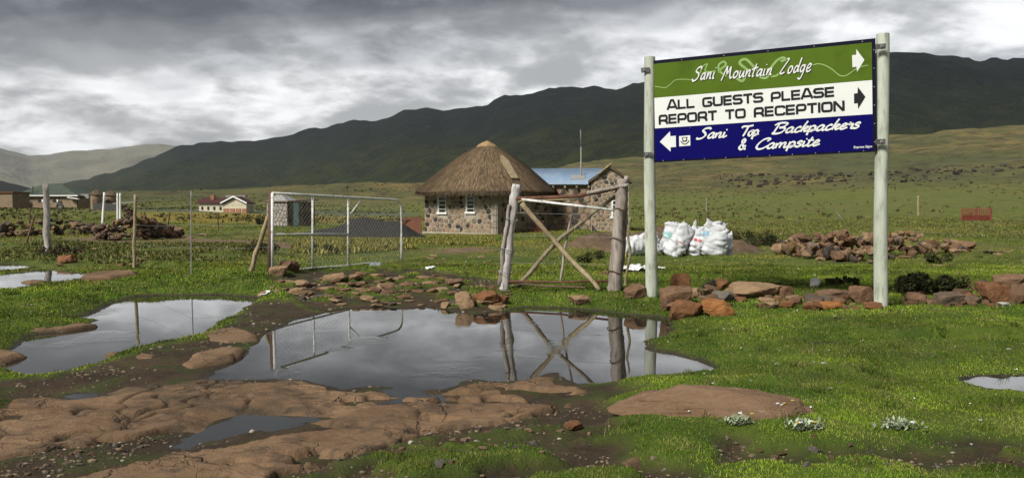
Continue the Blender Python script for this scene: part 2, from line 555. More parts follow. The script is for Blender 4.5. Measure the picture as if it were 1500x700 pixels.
moss_n = fbm(XX * 2.6, YY * 4.2, 4, 77)
rub = np.where((YY > 8.5) & (YY < 16), 0.06, 0.0)
mossmud = (1 - sstep(-0.12, 0.10, sd_moss)) * (1 - sstep(0.56, 0.66, moss_n - rub) * 0.95)
mud = np.maximum(mud, mossmud)
shore = 1 - sstep(0.0, 0.09, sd_pud + wx * 0.3)
yel = np.where(DD > 30, 1 - sstep(-1.5, 2.5, np.minimum(9, union_sd(XX, YY, YELLOW))), 0)
greyg = np.where(DD > 30, 1 - sstep(-1.5, 2.5, union_sd(XX, YY, GREYGR)), 0)
dirt = (1 - sstep(-0.5, 0.6, union_sd(XX + wx * 2, YY + wy * 2, DIRT))) * np.where(near, sstep(0.35, 0.55, fbm(XX * 0.9, YY * 0.9, 4, 5)), 1)
HZ = base_height(XX, YY)
amp = np.interp(DD, [0, 8, 20, 50, 150, 300, 800, 3000], [0.0, .01, .05, .14, .5, 2.2, 6, 10])
scl = np.interp(DD, [0, 20, 60, 300, 1000], [1.0, 0.5, 0.22, 0.05, 0.02])
for a_, b_, sc_f in ((0, 25, 0.9), (25, 90, 0.3), (90, 20000, 0.045)):
    w_ = sstep(a_ * 0.7, a_ * 1.3 + .01, DD) * (1 - sstep(b_ * 0.7, b_ * 1.3, DD)) if a_ else 1 - sstep(b_ * .7, b_ * 1.3, DD)
    HZ += w_ * amp * (fbm(XX * sc_f, YY * sc_f, 4, 9) - 0.5) * 2
# turf stands a little proud of the mud, in soft mounds
gm = np.zeros_like(XX)
gm[near] = (1 - mud[near]) * (0.022 + 0.085 * (fbm(XX[near] * 1.4, YY[near] * 1.4, 4, 21) - 0.40))
gm[near] += 0.016 * (fbm(XX[near] * 9, YY[near] * 9, 3, 23) - 0.5) * (1 + mud[near] * 1.1)
HZ += gm * (1 - sstep(20, 45, DD))
HZ -= mud * 0.022 * (1 - sstep(12, 14, DD))
HZ -= 0.028 * (1 - sstep(-0.02, 0.10, union_sd(XX, YY, SLAB)))
s_out = np.clip(sd_pud / 0.55, 0, 1); s_out = s_out ** 0.8
HZ = np.where((sd_pud < 1.4) & near, np.where(sd_pud > 0, 0.004 + (HZ - 0.004) * s_out, -0.07 * sstep(0, 0.18, -sd_pud)), HZ)
sd_far = union_sd(XX, YY, [PUD_FAR, PUD_FAR2, PUD_RIGHT])
HZ = np.where((sd_far < 1.4) & (sd_far > 0), np.minimum(HZ, 0.006 + 0.035 * sd_far), HZ)
# the stream bed far left of centre
sd_st = poly_sd(XX, YY, PUD_STREAM)
HZ = np.where(sd_st < 1.0, np.where(sd_st > 0, np.maximum(HZ, -0.14 + 0.1 * sd_st), -0.26), HZ)
# the gravel under the bedrock shelf lies lower than the shelf
HZ2 = HZ.reshape(len(GY), len(GX))


def gh(x, y):
    """height of the built ground sheet"""
    i = int(np.clip(np.searchsorted(GX, x) - 1, 0, len(GX) - 2)); j = int(np.clip(np.searchsorted(GY, y) - 1, 0, len(GY) - 2))
    tx = (x - GX[i]) / (GX[i + 1] - GX[i]); ty = (y - GY[j]) / (GY[j + 1] - GY[j])
    return float((HZ2[j, i] * (1 - tx) + HZ2[j, i + 1] * tx) * (1 - ty) + (HZ2[j + 1, i] * (1 - tx) + HZ2[j + 1, i + 1] * tx) * ty)


def ghv(x, y, A=None):
    A = HZ2 if A is None else A
    i = np.clip(np.searchsorted(GX, x) - 1, 0, len(GX) - 2); j = np.clip(np.searchsorted(GY, y) - 1, 0, len(GY) - 2)
    tx = (x - GX[i]) / (GX[i + 1] - GX[i]); ty = (y - GY[j]) / (GY[j + 1] - GY[j])
    return (A[j, i] * (1 - tx) + A[j, i + 1] * tx) * (1 - ty) + (A[j + 1, i] * (1 - tx) + A[j + 1, i + 1] * tx) * ty


def gp(px, py):
    """where the sight line through a pixel first meets the ground"""
    d = ray(px, py); d = d / d.y
    y = 3.2
    while y < 900:
        z = CAM_Z + d.z * y
        if z <= gh(d.x * y, y):
            lo, hi = y / 1.01, y
            for _ in range(14):
                m = (lo + hi) / 2
                if CAM_Z + d.z * m <= gh(d.x * m, m): hi = m
                else: lo = m
            return Vector((d.x * hi, hi, gh(d.x * hi, hi)))
        y *= 1.01
    return Vector((d.x * 400, 400, gh(d.x * 400, 400)))


def gd(px, y):
    """ground point under a pixel column, y metres out"""
    x = (px - 750) / FPX * y
    return Vector((x, y, gh(x, y)))


# ------------------------------------------------------------------ ground
t = NT('turf_and_soil'); v = t.coord('World')
n1 = t.noise(v, 0.35, 5, 0.55); n2 = t.noise(v, 2.3, 6, 0.62); n3 = t.noise(v, 14, 6, 0.7); n4 = t.noise(v, 0.05, 5, 0.6); n5 = t.noise(v, 60, 4, 0.7)
green = t.mix(t.step(n2, 0.35, 0.68), (0.040, 0.070, 0.006), (0.085, 0.122, 0.012))
green = t.mix(t.math('MULTIPLY', t.step(n3, 0.5, 0.75), 0.6), green, (0.075, 0.075, 0.022))
olive = t.mix(t.step(n2, 0.38, 0.62), (0.085, 0.085, 0.022), (0.175, 0.148, 0.042))
olive = t.mix(t.math('MULTIPLY', t.step(n1, 0.42, 0.62), 0.55), olive, (0.070, 0.098, 0.018))
far = t.attr('far')
col = t.mix(t.math('MULTIPLY', far, t.step(n1, 0.33, 0.60)), green, olive)
slope = t.mix(t.step(n4, 0.36, 0.64), (0.070, 0.072, 0.022), (0.150, 0.112, 0.040))
slope = t.mix(t.step(t.noise(v, 0.012, 5, 0.6), 0.42, 0.62), slope, (0.066, 0.074, 0.026))
slope = t.mix(t.math('MULTIPLY', t.step(t.noise(v, 0.16, 7, 0.72), 0.46, 0.62), 0.85), slope, (0.042, 0.036, 0.018))
col = t.mix(t.attr('slope'), col, slope)
col = t.mix(t.attr('yel'), col, t.mix(t.step(n1, 0.35, 0.65), (0.20, 0.15, 0.025), (0.13, 0.115, 0.025)))
col = t.mix(t.attr('greyg'), col, t.mix(t.step(n1, 0.4, 0.6), (0.095, 0.108, 0.062), (0.06, 0.075, 0.04)))
soil = t.mix(t.step(n2, 0.35, 0.65), (0.030, 0.020, 0.011), (0.060, 0.039, 0.021))
soil = t.mix(t.math('MULTIPLY', t.step(n3, 0.52, 0.75), 0.7), soil, (0.085, 0.060, 0.034))
soil = t.mix(t.math('MULTIPLY', t.step(n5, 0.6, 0.72), 0.5), soil, (0.12, 0.092, 0.06))
soil = t.mix(t.math('MULTIPLY', t.step(t.noise(v, 3.7, 5, 0.6), 0.48, 0.60), 0.75), soil, (0.038, 0.046, 0.010))
col = t.mix(t.attr('mud'), col, soil)
col = t.mix(t.attr('dirt'), col, t.mix(t.step(n2, 0.4, 0.6), (0.13, 0.085, 0.05), (0.17, 0.115, 0.07)))
wet = t.attr('shore')
col = t.mix(wet, col, t.mix(t.step(n3, 0.4, 0.65), (0.028, 0.021, 0.013), (0.045, 0.035, 0.02)))
rg = t.math('SUBTRACT', 0.95, t.math('MULTIPLY', wet, 0.45))
t.bump(t.math('ADD', t.math('MULTIPLY', n3, 1.0), t.math('MULTIPLY', n5, 0.5)), 0.7, 0.05)
M['ground'] = t.done(col, rg, 0, 0.25)

nx, ny = len(GX), len(GY)
idx = np.arange(nx * ny).reshape(ny, nx)
quads = np.stack([idx[:-1, :-1], idx[:-1, 1:], idx[1:, 1:], idx[1:, :-1]], -1).reshape(-1, 4)
farw = sstep(11, 26, DD)
slopew = sstep(150, 230, DD)
ground = np_mesh('ground', np.stack([XX, YY, HZ], 1), quads, M['ground'], True,
                 {'mud': mud, 'yel': yel, 'greyg': greyg, 'dirt': dirt, 'shore': np.where(near, shore, 0), 'far': farw, 'slope': slopew}, 'structure')

# ------------------------------------------------------------------ puddles
t = NT('puddle_water'); v = t.coord('World')
r1 = t.noise(v, 1.1, 3, 0.5); r2 = t.noise(v, 26, 3, 0.6, 0.3, (1, 0.55, 1))
t.bump(t.math('MULTIPLY', r2, t.step(r1, 0.54, 0.68)), 0.06, 0.02)
t.b.inputs['IOR'].default_value = 1.55
M['water'] = t.done((0.020, 0.018, 0.014), 0.012, 0, 0.75)


def puddle(poly, z, label):
    xs = [p[0] for p in poly]; ys = [p[1] for p in poly]
    cx, cy = sum(xs) / len(xs), sum(ys) / len(ys)
    x0, x1, y0, y1 = min(xs) - .4, max(xs) + .4, min(ys) - .4, max(ys) + .4
    ax, ay = np.linspace(x0, x1, 40), np.linspace(y0, y1, 30)
    gx, gy = np.meshgrid(ax, ay); gx = gx.ravel(); gy = gy.ravel()
    sd = poly_sd(gx, gy, poly)
    ii = np.arange(1200).reshape(30, 40)
    q = np.stack([ii[:-1, :-1], ii[:-1, 1:], ii[1:, 1:], ii[1:, :-1]], -1).reshape(-1, 4)
    keep = (sd[q].min(1) < 0.30)
    q = q[keep]; used = np.unique(q); mp = np.full(1200, -1); mp[used] = np.arange(len(used))
    o = np_mesh('puddle', np.stack([gx[used], gy[used], np.full(len(used), z)], 1), mp[q], M['water'], True, None, 'structure')
    o['label'] = label
    return o


for nm, lab in (('MAIN', 'large puddle in front of the wooden gate mirroring both gates'),
                ('LEFT', 'pale bright puddle on the left between turf and mud'),
                ('POOL', 'narrow grey pool lying in a hollow of the bedrock shelf'),
                ('D1', 'small dark dip of water in the rock below the large puddle'),
                ('D2', 'small dark dip of water in the rock at far left'),
                ('FAR', 'white shining puddle at the left edge below the grey post'),
                ('FAR2', 'narrow white puddle at the left edge, farthest of the left puddles'),
                ('RIGHT', 'grey puddle in the turf at the right edge')):
    puddle(dict(PUDS)[nm], 0.0 if nm not in ('POOL', 'D1', 'D2') else 0.004, lab)
puddle(PUD_STREAM, -0.16, 'thin bright strip of water left of the pipe gate')

# ------------------------------------------------------------------ bedrock shelf
t = NT('brown_bedrock'); v = t.coord('World')
a = t.noise(v, 1.3, 6, 0.6, 0.5); b = t.noise(v, 5, 7, 0.62, 0.6); c = t.noise(v, 70, 5, 0.72)
col = t.mix(t.step(a, 0.38, 0.62), (0.205, 0.128, 0.070), (0.140, 0.084, 0.045))
col = t.mix(t.math('MULTIPLY', t.step(b, 0.54, 0.70), 0.8), col, (0.065, 0.042, 0.027))
col = t.mix(t.math('MULTIPLY', t.step(t.noise(v, 2.7, 4, 0.6), 0.6, 0.7), 0.6), col, (0.215, 0.140, 0.080))
nz = t.node('ShaderNodeTexNoise'); nz.inputs['Scale'].default_value = 3.0; nz.inputs['Detail'].default_value = 4; t.l.new(v, nz.inputs['Vector'])
vm = t.node('ShaderNodeVectorMath', operation='MULTIPLY_ADD'); t.l.new(nz.outputs['Color'], vm.inputs[0]); vm.inputs[1].default_value = (.5, .5, .5); t.l.new(v, vm.inputs[2])
lines = None
for sc_v, wd_, k_ in ((0.9, 0.012, 0.75), (3.1, 0.016, 0.4)):
    vo = t.node('ShaderNodeTexVoronoi', feature='DISTANCE_TO_EDGE'); vo.inputs['Scale'].default_value = sc_v; t.l.new(vm.outputs[0], vo.inputs['Vector'])
    ln = t.math('MULTIPLY', t.math('SUBTRACT', 1.0, t.step(vo.outputs['Distance'], 0.0, wd_)), t.math('MULTIPLY', t.step(t.noise(v, 1.9, 3, .5), .42, .58), k_))
    lines = ln if lines is None else t.math('MAXIMUM', lines, ln)
col = t.mix(t.math('MULTIPLY', t.step(c, 0.50, 0.66), 0.45), col, (0.085, 0.056, 0.034))
col = t.mix(t.math('MULTIPLY', t.step(t.noise(v, 24, 5, .7), 0.56, 0.68), 0.55), col, (0.25, 0.17, 0.105))
col = t.mix(lines, col, (0.030, 0.021, 0.013))
col = t.mix(t.attr('darken'), col, t.mix(t.step(c, 0.4, 0.6), (0.045, 0.032, 0.02), (0.075, 0.055, 0.033)))
t.bump(t.math('SUBTRACT', t.math('ADD', t.math('MULTIPLY', b, 1.0), t.math('MULTIPLY', c, 0.5)), lines), 0.8, 0.03)
M['bedrock'] = t.done(col, 0.88, 0, 0.25)
bx = np.arange(-5.2, 1.4, 0.015); by = np.arange(3.2, 7.4, 0.015)
BX, BY = np.meshgrid(bx, by); BX = BX.ravel(); BY = BY.ravel()
wbx = (fbm(BX * 3, BY * 3, 5, 41) - .5) * .26; wby = (fbm(BX * 3, BY * 3, 5, 47) - .5) * .26
sd_b = union_sd(BX + wbx, BY + wby, SLAB)
sd_w = union_sd(BX + wbx * .6, BY + wby * .6, [p for n, p in PUDS])
lay = fbm(BX * 0.9 + BY * 0.5, BY * 1.7, 5, 51, 0.55) * 4.4
ter = np.floor(lay) + sstep(0.95, 1.0, lay - np.floor(lay))
bz = 0.043 + 0.008 * (ter - 2) + 0.008 * (fbm(BX * 2.2, BY * 3.4, 5, 61) - .5) + 0.012 * (fbm(BX * 16, BY * 22, 4, 63, 0.65) - .5)
# joints: lines where two noise fields cross, cut in
cr1 = np.abs(fbm(BX * 0.75 + 3, BY * 0.95, 4, 71) - 0.5); cr2 = np.abs(fbm(BX * 1.1, BY * 0.8 + 7, 4, 73) - 0.47)
stp = lay - np.floor(lay); ledge = sstep(0.90, 0.95, stp)
crack = np.maximum(1 - sstep(0.0, 0.014, cr1), (1 - sstep(0.0, 0.011, cr2)) * 0.9)
bz -= crack * 0.038
bz = np.minimum(bz, 0.075)
bz -= 0.075 * sstep(0.57, 0.615, fbm(BX * 0.8 + BY * 0.35, BY * 2.1, 5, 97, 0.58))
bz -= 0.15 * sstep(0.0, 0.055, sd_b + .05 * (fbm(BX * 12, BY * 12, 3, 95) - .5))
bz = np.where(sd_w < 0.25, np.minimum(bz, 0.05 * sstep(-0.02, 0.25, sd_w) - 0.04 * sstep(0.0, .12, -sd_w) + 0.006 * (fbm(BX * 8, BY * 8, 3, 81) - .5)), bz)
darken = np.clip(crack * 0.95 + ledge * 0.55 + sstep(-0.03, 0.05, sd_b) * 0.6 + sstep(0.56, 0.66, fbm(BX * 1.1, BY * 1.8, 4, 91)) * 0.6 + sstep(0.6, 0.7, fbm(BX * 7, BY * 9, 4, 93)) * 0.5, 0, 1)  # darker in cracks, at ledges, along the rim and in random patches
nbx, nby = len(bx), len(by)
ii = np.arange(nbx * nby).reshape(nby, nbx)
q = np.stack([ii[:-1, :-1], ii[:-1, 1:], ii[1:, 1:], ii[1:, :-1]], -1).reshape(-1, 4)
q = q[(sd_b[q].min(1) < 0.10)]
used = np.unique(q); mp = np.full(nbx * nby, -1); mp[used] = np.arange(len(used))
bed = np_mesh('bedrock', np.stack([BX, BY, bz], 1)[used], mp[q], M['bedrock'], True, {'darken': darken[used]}, 'structure')
bed['label'] = 'cracked brown bedrock shelf along the near side of the puddle'

# ------------------------------------------------------------------ mountains
def mountain(name, prof, dist, foot, c1, c2, c3, label, rough_n, nu=420, nt=90, lo=-900, hi=2500, zfoot=-45, rscale=1.0, low=None):
    P = np.linspace(lo, hi, nu)
    py = np.interp(P, [p[0] for p in prof], [p[1] for p in prof])
    dr = np.interp(P, [p[0] for p in dist], [p[1] for p in dist])
    df = np.interp(P, [p[0] for p in foot], [p[1] for p in foot])
    T = np.linspace(0, 1.35, nt)
    U = (P - 750) / FPX
    V = []
    for tt in T:
        d = df + (dr - df) * tt
        # ray direction at the ridge pixel
        vv = (350 - py) / FPX
        tan_e = (-SP + vv * CP) / (CP + vv * SP)
        zr = CAM_Z + dr * tan_e
        x = U * d; y = d
        tc_ = min(tt, 1.0)
        s = tc_ ** 1.25
        z = zfoot + (zr - zfoot) * s
        env = 4 * tc_ * (1 - tc_) if tt < 1 else 0
        gul = fbm(x * 0.0016 * rough_n, d * 0.0006 * rough_n, 5, 101) - 0.5
        ter_ = fbm(x * 0.006 * rough_n, d * 0.004 * rough_n, 4, 107) - 0.5
        z = z + env * (zr - zfoot) * (0.55 * gul + 0.16 * ter_)
        z = z + tc_ * (fbm(U * 60 + 3, np.full_like(U, 1.0), 4, 113) - 0.5) * dr * 0.005 * rscale
        if tt > 1:
            z = z - (tt - 1) * (zr - zfoot) * 1.6
        V.append(np.stack([x, y, z], 1))
    V = np.concatenate(V)
    ii = np.arange(nu * nt).reshape(nt, nu)
    q = np.stack([ii[:-1, :-1], ii[:-1, 1:], ii[1:, 1:], ii[1:, :-1]], -1).reshape(-1, 4)
    t = NT(name + '_cover'); v = t.coord('World')
    k = 1.0 / dist[len(dist) // 2][1]
    a = t.noise(v, 7 * k, 7, 0.6, 0.4); b = t.noise(v, 45 * k, 7, 0.68); c = t.noise(v, 220 * k, 5, 0.7)
    col = t.mix(t.step(a, 0.4, 0.62), c1, c2)
    col = t.mix(t.math('MULTIPLY', t.step(b, 0.5, 0.7), 0.8), col, c3)
    col = t.mix(t.math('MULTIPLY', t.step(c, 0.5, 0.72), 0.5), col, c1)
    if low:
        sx = t.node('ShaderNodeSeparateXYZ'); t.l.new(v, sx.inputs[0])
        hgt = t.math('ADD', sx.outputs[2], t.math('MULTIPLY', t.math('SUBTRACT', a, 0.5), 260.0))
        col = t.mix(t.math('MULTIPLY', t.math('SUBTRACT', 1.0, t.step(hgt, 40, 230)), t.math('ADD', 0.35, t.math('MULTIPLY', t.step(b, .4, .6), .6))), col, low)
    t.bump(t.math('ADD', b, t.math('MULTIPLY', c, 0.5)), 1.0, 40)
    o = np_mesh(name, V, q, t.done(col, 1.0, 0, 0.05), True, None, 'structure')
    o['label'] = label
    return o


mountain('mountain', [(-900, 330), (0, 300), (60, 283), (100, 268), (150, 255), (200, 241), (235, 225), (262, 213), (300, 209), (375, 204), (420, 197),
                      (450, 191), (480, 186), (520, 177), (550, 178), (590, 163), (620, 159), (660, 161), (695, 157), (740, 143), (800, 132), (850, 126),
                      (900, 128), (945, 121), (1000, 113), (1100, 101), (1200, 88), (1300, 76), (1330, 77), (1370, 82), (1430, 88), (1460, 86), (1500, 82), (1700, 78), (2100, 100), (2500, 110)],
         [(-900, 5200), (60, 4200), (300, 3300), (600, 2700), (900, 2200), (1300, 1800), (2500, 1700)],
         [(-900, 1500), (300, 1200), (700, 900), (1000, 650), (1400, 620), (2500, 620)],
         (0.012, 0.016, 0.018), (0.016, 0.022, 0.019), (0.032, 0.040, 0.031), 'dark mountain ridge rising from left to right, cloud shadow in its colour', 1.0, rscale=1.8, low=(0.045, 0.055, 0.020))  # near-black colours carry the cloud shadow lying over the ridge
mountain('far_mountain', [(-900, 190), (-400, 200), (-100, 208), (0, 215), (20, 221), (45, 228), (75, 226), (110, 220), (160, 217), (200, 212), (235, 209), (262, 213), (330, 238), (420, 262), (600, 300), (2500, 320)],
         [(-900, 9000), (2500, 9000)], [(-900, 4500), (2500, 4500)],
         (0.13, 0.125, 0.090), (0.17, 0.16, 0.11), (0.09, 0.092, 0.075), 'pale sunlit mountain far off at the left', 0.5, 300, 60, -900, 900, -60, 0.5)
mountain('low_hill', [(-900, 235), (-200, 252), (0, 263), (20, 269), (50, 277), (90, 287), (200, 305), (900, 320)],
         [(-900, 2600), (900, 2600)], [(-900, 1500), (900, 1500)],
         (0.020, 0.024, 0.022), (0.026, 0.032, 0.024), (0.04, 0.042, 0.028), 'dark low hill at the left edge before the pale mountain', 1.0, 160, 40, -900, 500, -50, 0.5)

# ------------------------------------------------------------------ rocks
from mathutils import noise as mnoise


def rock_mesh(seed, sub=3, planes=11, rough=0.10, flat=0.8):
    rnd = random.Random(seed)
    bm = bmesh.new()
    bmesh.ops.create_icosphere(bm, subdivisions=sub, radius=1.0)
    pl = []
    for i in range(planes):
        n = Vector((rnd.gauss(0, 1), rnd.gauss(0, 1), rnd.gauss(0, 0.8))).normalized()
        pl.append((n, rnd.uniform(0.52, 0.95)))
    pl.append((Vector((rnd.uniform(-.2, .2), rnd.uniform(-.2, .2), 1)).normalized(), rnd.uniform(0.5, 0.8) * flat))
    off = Vector((seed * 3.1, seed * 1.7, 0))
    for v in bm.verts:
        d = v.co.normalized()
        r = 1.15
        for n, k in pl:
            c = d.dot(n)
            if c > 0.05:
                r = min(r, k / c)
        p = d * r
        r += rough * (mnoise.noise(p * 2.1 + off) * 0.9 + mnoise.noise(p * 5.5 + off) * 0.45 + (mnoise.noise(p * 12 + off) * 0.22 if sub > 2 else 0))
        v.co = d * r
    xs = [[v.co[k] for v in bm.verts] for k in range(3)]
    lo = [min(a) for a in xs]; hi = [max(a) for a in xs]
    for v in bm.verts:
        v.co = Vector([(v.co[k] - lo[k]) / (hi[k] - lo[k]) * 2 - 1 for k in range(3)])
    me = bpy.data.meshes.new('rock_shape')
    bm.to_mesh(me); bm.free()
    me.polygons.foreach_set('use_smooth', [True] * len(me.polygons))
    me.set_sharp_from_angle(angle=R(32 if sub > 2 else 25))
    return me


HERO = [rock_mesh(200 + i, 4, 12, 0.13) for i in range(10)]
SMALL = [rock_mesh(300 + i, 2, 9, 0.08) for i in range(14)]
ROCKC = {}


def stone_data(me, mat):
    k = (me.name, mat)
    if k not in ROCKC:
        c = me.copy(); c.materials.clear(); c.materials.append(M[mat]); ROCKC[k] = c
    return ROCKC[k]


def stone(name, pos, size, mat, parent=None, me=None, rot=None, sink=0.25, rnd=random):
    me = me or rnd.choice(SMALL)
    o = bpy.data.objects.new(name, stone_data(me, mat))
    scene.collection.objects.link(o)
    o.scale = (size[0] / 2, size[1] / 2, size[2] / 2)
    o.rotation_euler = rot or (rnd.uniform(-.15, .15), rnd.uniform(-.15, .15), rnd.uniform(0, 6.28))
    p = Vector(pos) + Vector((0, 0, size[2] * (0.5 - sink)))
    if parent is not None:
        o.parent = parent; p = p - ORIGIN[parent.name]
    o.location = p
    return o


# hero stones: pixel of the foot centre, width and height in pixels, depth / width, material, label
hero = [
    (1010, 467, 48, 27, 0.8, 'rock_rust', 'rust brown block of stone by the puddle corner, left of the flat orange stone', 0),
    (1055, 463, 44, 24, 0.7, 'rock_orange', 'bright orange flat faced stone, front of the stone row under the sign', 1),
    (992, 452, 44, 31, 0.7, 'rock_brown', 'brown stone with pale edge leaning against the pointed upright stone', 2),
    (998, 432, 27, 32, 0.7, 'rock_rust', 'pointed reddish stone standing upright beside the left sign post', 3),
    (1014, 438, 28, 17, 0.8, 'rock_tan', 'tan rounded stone on top of the pile by the left sign post', 4),
    (1057, 426, 26, 18, 0.9, 'rock_rust', 'reddish rounded stone behind the small grey stone in the sign row', 5),
    (1060, 444, 34, 18, 0.8, 'rock_grey', 'grey smooth stone in the middle of the stone row', 6),
    (1112, 437, 76, 23, 0.5, 'rock_tan', 'long flat tan slab lying on the stone row under the sign', 7),
    (1152, 438, 24, 20, 0.9, 'rock_brown', 'squarish brown stone right behind the long tan slab', 8),
    (1134, 453, 24, 10, 0.8, 'rock_tan', 'small flat tan stone at the front foot of the stone row', 9),
    (1156, 452, 22, 12, 0.8, 'rock_rust', 'small rust stone next to the flat tan one at the row front', 0),
    (1192, 455, 24, 12, 0.8, 'rock_rust', 'low rust stone touching the curved orange stone', 3),
    (1222, 453, 36, 12, 0.6, 'rock_orange', 'curved orange stone at the right end of the stone row', 4),
    (1216, 441, 34, 17, 0.7, 'rock_brown', 'dark brown ragged stone behind the curved orange stone', 2),
    (1265, 446, 34, 28, 0.7, 'rock_brown', 'brown lumpy stone just left of the right sign post', 8),
    (933, 438, 32, 20, 0.8, 'rock_brown', 'brown wedge stone left of the left sign post foot', 5),
    (1196, 421, 17, 14, 0.9, 'rock_white', 'white lichened stone standing alone on the grass below the sign', 6),
    (1463, 446, 46, 34, 0.8, 'rock_rust', 'big rust orange boulder near the right edge', 1),
    (1394, 446, 38, 18, 0.7, 'rock_dark', 'dark grey wedge stone left of the big rust boulder', 2),
    (1497, 446, 34, 32, 0.9, 'rock_brown', 'brown boulder cut by the right edge of the picture', 4),
    (1488, 424, 60, 24, 0.7, 'rock_brown', 'broad brown stone behind the big rust boulder', 8),
    (1474, 449, 18, 7, 0.8, 'rock_white', 'small white stone at the foot of the big rust boulder', 9),
    (1328, 424, 22, 17, 0.8, 'rock_tan', 'tan stone at the left foot of the dark bush', 3),
    (735, 446, 20, 15, 0.9, 'rock_rust', 'orange block of stone below the left wooden gate post', 0),
    (713, 446, 38, 18, 0.8, 'rock_rust', 'rust rounded stone at the puddle rim left of the orange block', 5),
    (682, 452, 28, 24, 0.8, 'rock_tan', 'tan split stone at the far rim of the puddle', 1),
    (851, 448, 34, 14, 0.7, 'rock_tan', 'pale flat stone on the puddle rim under the wooden gate', 9),
    (95, 386, 24, 13, 0.8, 'rock_rust', 'round reddish stone right of the thick grey post', 4),
    (420, 398, 28, 17, 0.8, 'rock_brown', 'brown stone at the hinge foot of the white pipe gate', 6),
    (406, 405, 24, 14, 0.8, 'rock_tan', 'tan stone in front of the brown gate post', 2),
    (1424, 365, 26, 12, 0.8, 'rock_brown', 'single brown stone at the right end of the big stone heap', 7),
    (840, 632, 26, 12, 0.8, 'rock_rust', 'small rust stone half sunk in gravel before the bedrock shelf', 5),
]
for px, py, w, h, dr, m, lab, k in hero:
    p = gp(px, py)
    s = p.y / FPX
    sz = (w * s * 1.12, w * s * dr * 1.1, h * s * 1.25)
    p = p + Vector((0, sz[1] * 0.35, 0)); p.z = gh(p.x, p.y)
    tag(stone('stone', p, sz, m, None, HERO[k], (0, 0, random.uniform(-.35, .35)), 0.22), lab, 'stone')

# the long low boulder in the turf
p0 = gp(1048, 612)
bo = stone('boulder', gp(1048, 608) + Vector((0, 0.12, 0)), (1.16, 0.40, 0.26), 'rock_boulder', None, rock_mesh(401, 5, 2, 0.13, 1.9), (R(0), R(2), R(-3)), 0.50)
tag(bo, 'long low tan boulder lying in the turf in the foreground', 'boulder')

# flat slabs of rock in and beside the puddles
def flat_slab(pts, h, label, seed, mat='bedrock', z=0.0):
    P = wpoly(pts, z + 0.02)
    xs = [p[0] for p in P]; ys = [p[1] for p in P]
    st = max(0.012, (max(xs) - min(xs)) / 60)
    ax = np.arange(min(xs) - .1, max(xs) + .1, st); ay = np.arange(min(ys) - .1, max(ys) + .1, st)
    gx, gy = np.meshgrid(ax, ay); gx = gx.ravel(); gy = gy.ravel()
    w1 = (fbm(gx * 5, gy * 5, 3, seed) - .5) * .07
    sd = poly_sd(gx + w1, gy + w1 * .7, P)
    g = ghv(gx, gy)
    hz = np.maximum(g, z) * 0 + z + h * (1 - sstep(-0.09, 0.03, sd)) - 0.10 * sstep(-0.02, 0.06, sd) + 0.016 * (fbm(gx * 6, gy * 6, 4, seed + 3) - .5)
    n_, m_ = len(ax), len(ay)
    ii = np.arange(n_ * m_).reshape(m_, n_)
    q = np.stack([ii[:-1, :-1], ii[:-1, 1:], ii[1:, 1:], ii[1:, :-1]], -1).reshape(-1, 4)
    q = q[sd[q].min(1) < 0.05]
    used = np.unique(q); mp = np.full(n_ * m_, -1); mp[used] = np.arange(len(used))
    V = np.stack([gx, gy, hz], 1)[used]
    # close it below so that the slab is a solid body
    o = np_mesh('flat_stone', V, mp[q], M[mat], True, {'darken': sstep(-.06, .02, sd[used]) * 0.7})  # darker towards the rim
    mod = o.modifiers.new('body', 'SOLIDIFY'); mod.thickness = 0.08; mod.offset = -1
    tag(o, label, 'flat stone')


flat_slab([(288, 491), (310, 484), (350, 481), (381, 490), (378, 498), (330, 506), (300, 504)], 0.045, 'flat tan slab between the two puddles, upper of the pair', 1)
flat_slab([(258, 536), (280, 521), (320, 511), (364, 511), (358, 519), (330, 530), (285, 541)], 0.05, 'long flat tan slab between the two puddles, lower of the pair', 5)
flat_slab([(186, 523), (210, 517), (240, 521), (226, 528), (196, 529)], 0.035, 'small flat brown slab in the mud beside the left puddle', 9)
flat_slab([(-40, 510), (0, 513), (24, 515), (38, 520), (15, 530), (-40, 538)], 0.05, 'tan slab at the left edge beside the left puddle', 12)
flat_slab([(148, 517), (162, 513), (184, 516), (172, 521), (155, 521)], 0.03, 'tiny flat slab at the tip of the left puddle', 15)
flat_slab([(25, 479), (60, 473), (105, 468), (138, 472), (100, 478), (45, 482)], 0.014, 'flat brown slab showing through turf above the left puddle', 18, z=0.03)
flat_slab([(120, 404), (150, 399), (198, 398), (202, 403), (160, 408), (128, 409)], 0.06, 'flat brown slab beside the white shining puddle', 22, z=0.05)
flat_slab([(895, 683), (925, 668), (948, 655), (945, 672), (928, 684), (905, 690)], 0.05, 'tan stone slab in the gravel at the bottom of the picture', 25, 'bedrock', 0.05)
flat_slab([(30, 412), (50, 409), (68, 410), (66, 413), (40, 415)], 0.03, 'brown stone standing in the white shining puddle', 28)

# stones lying in the earth: part of the ground
rs = random.Random(5)


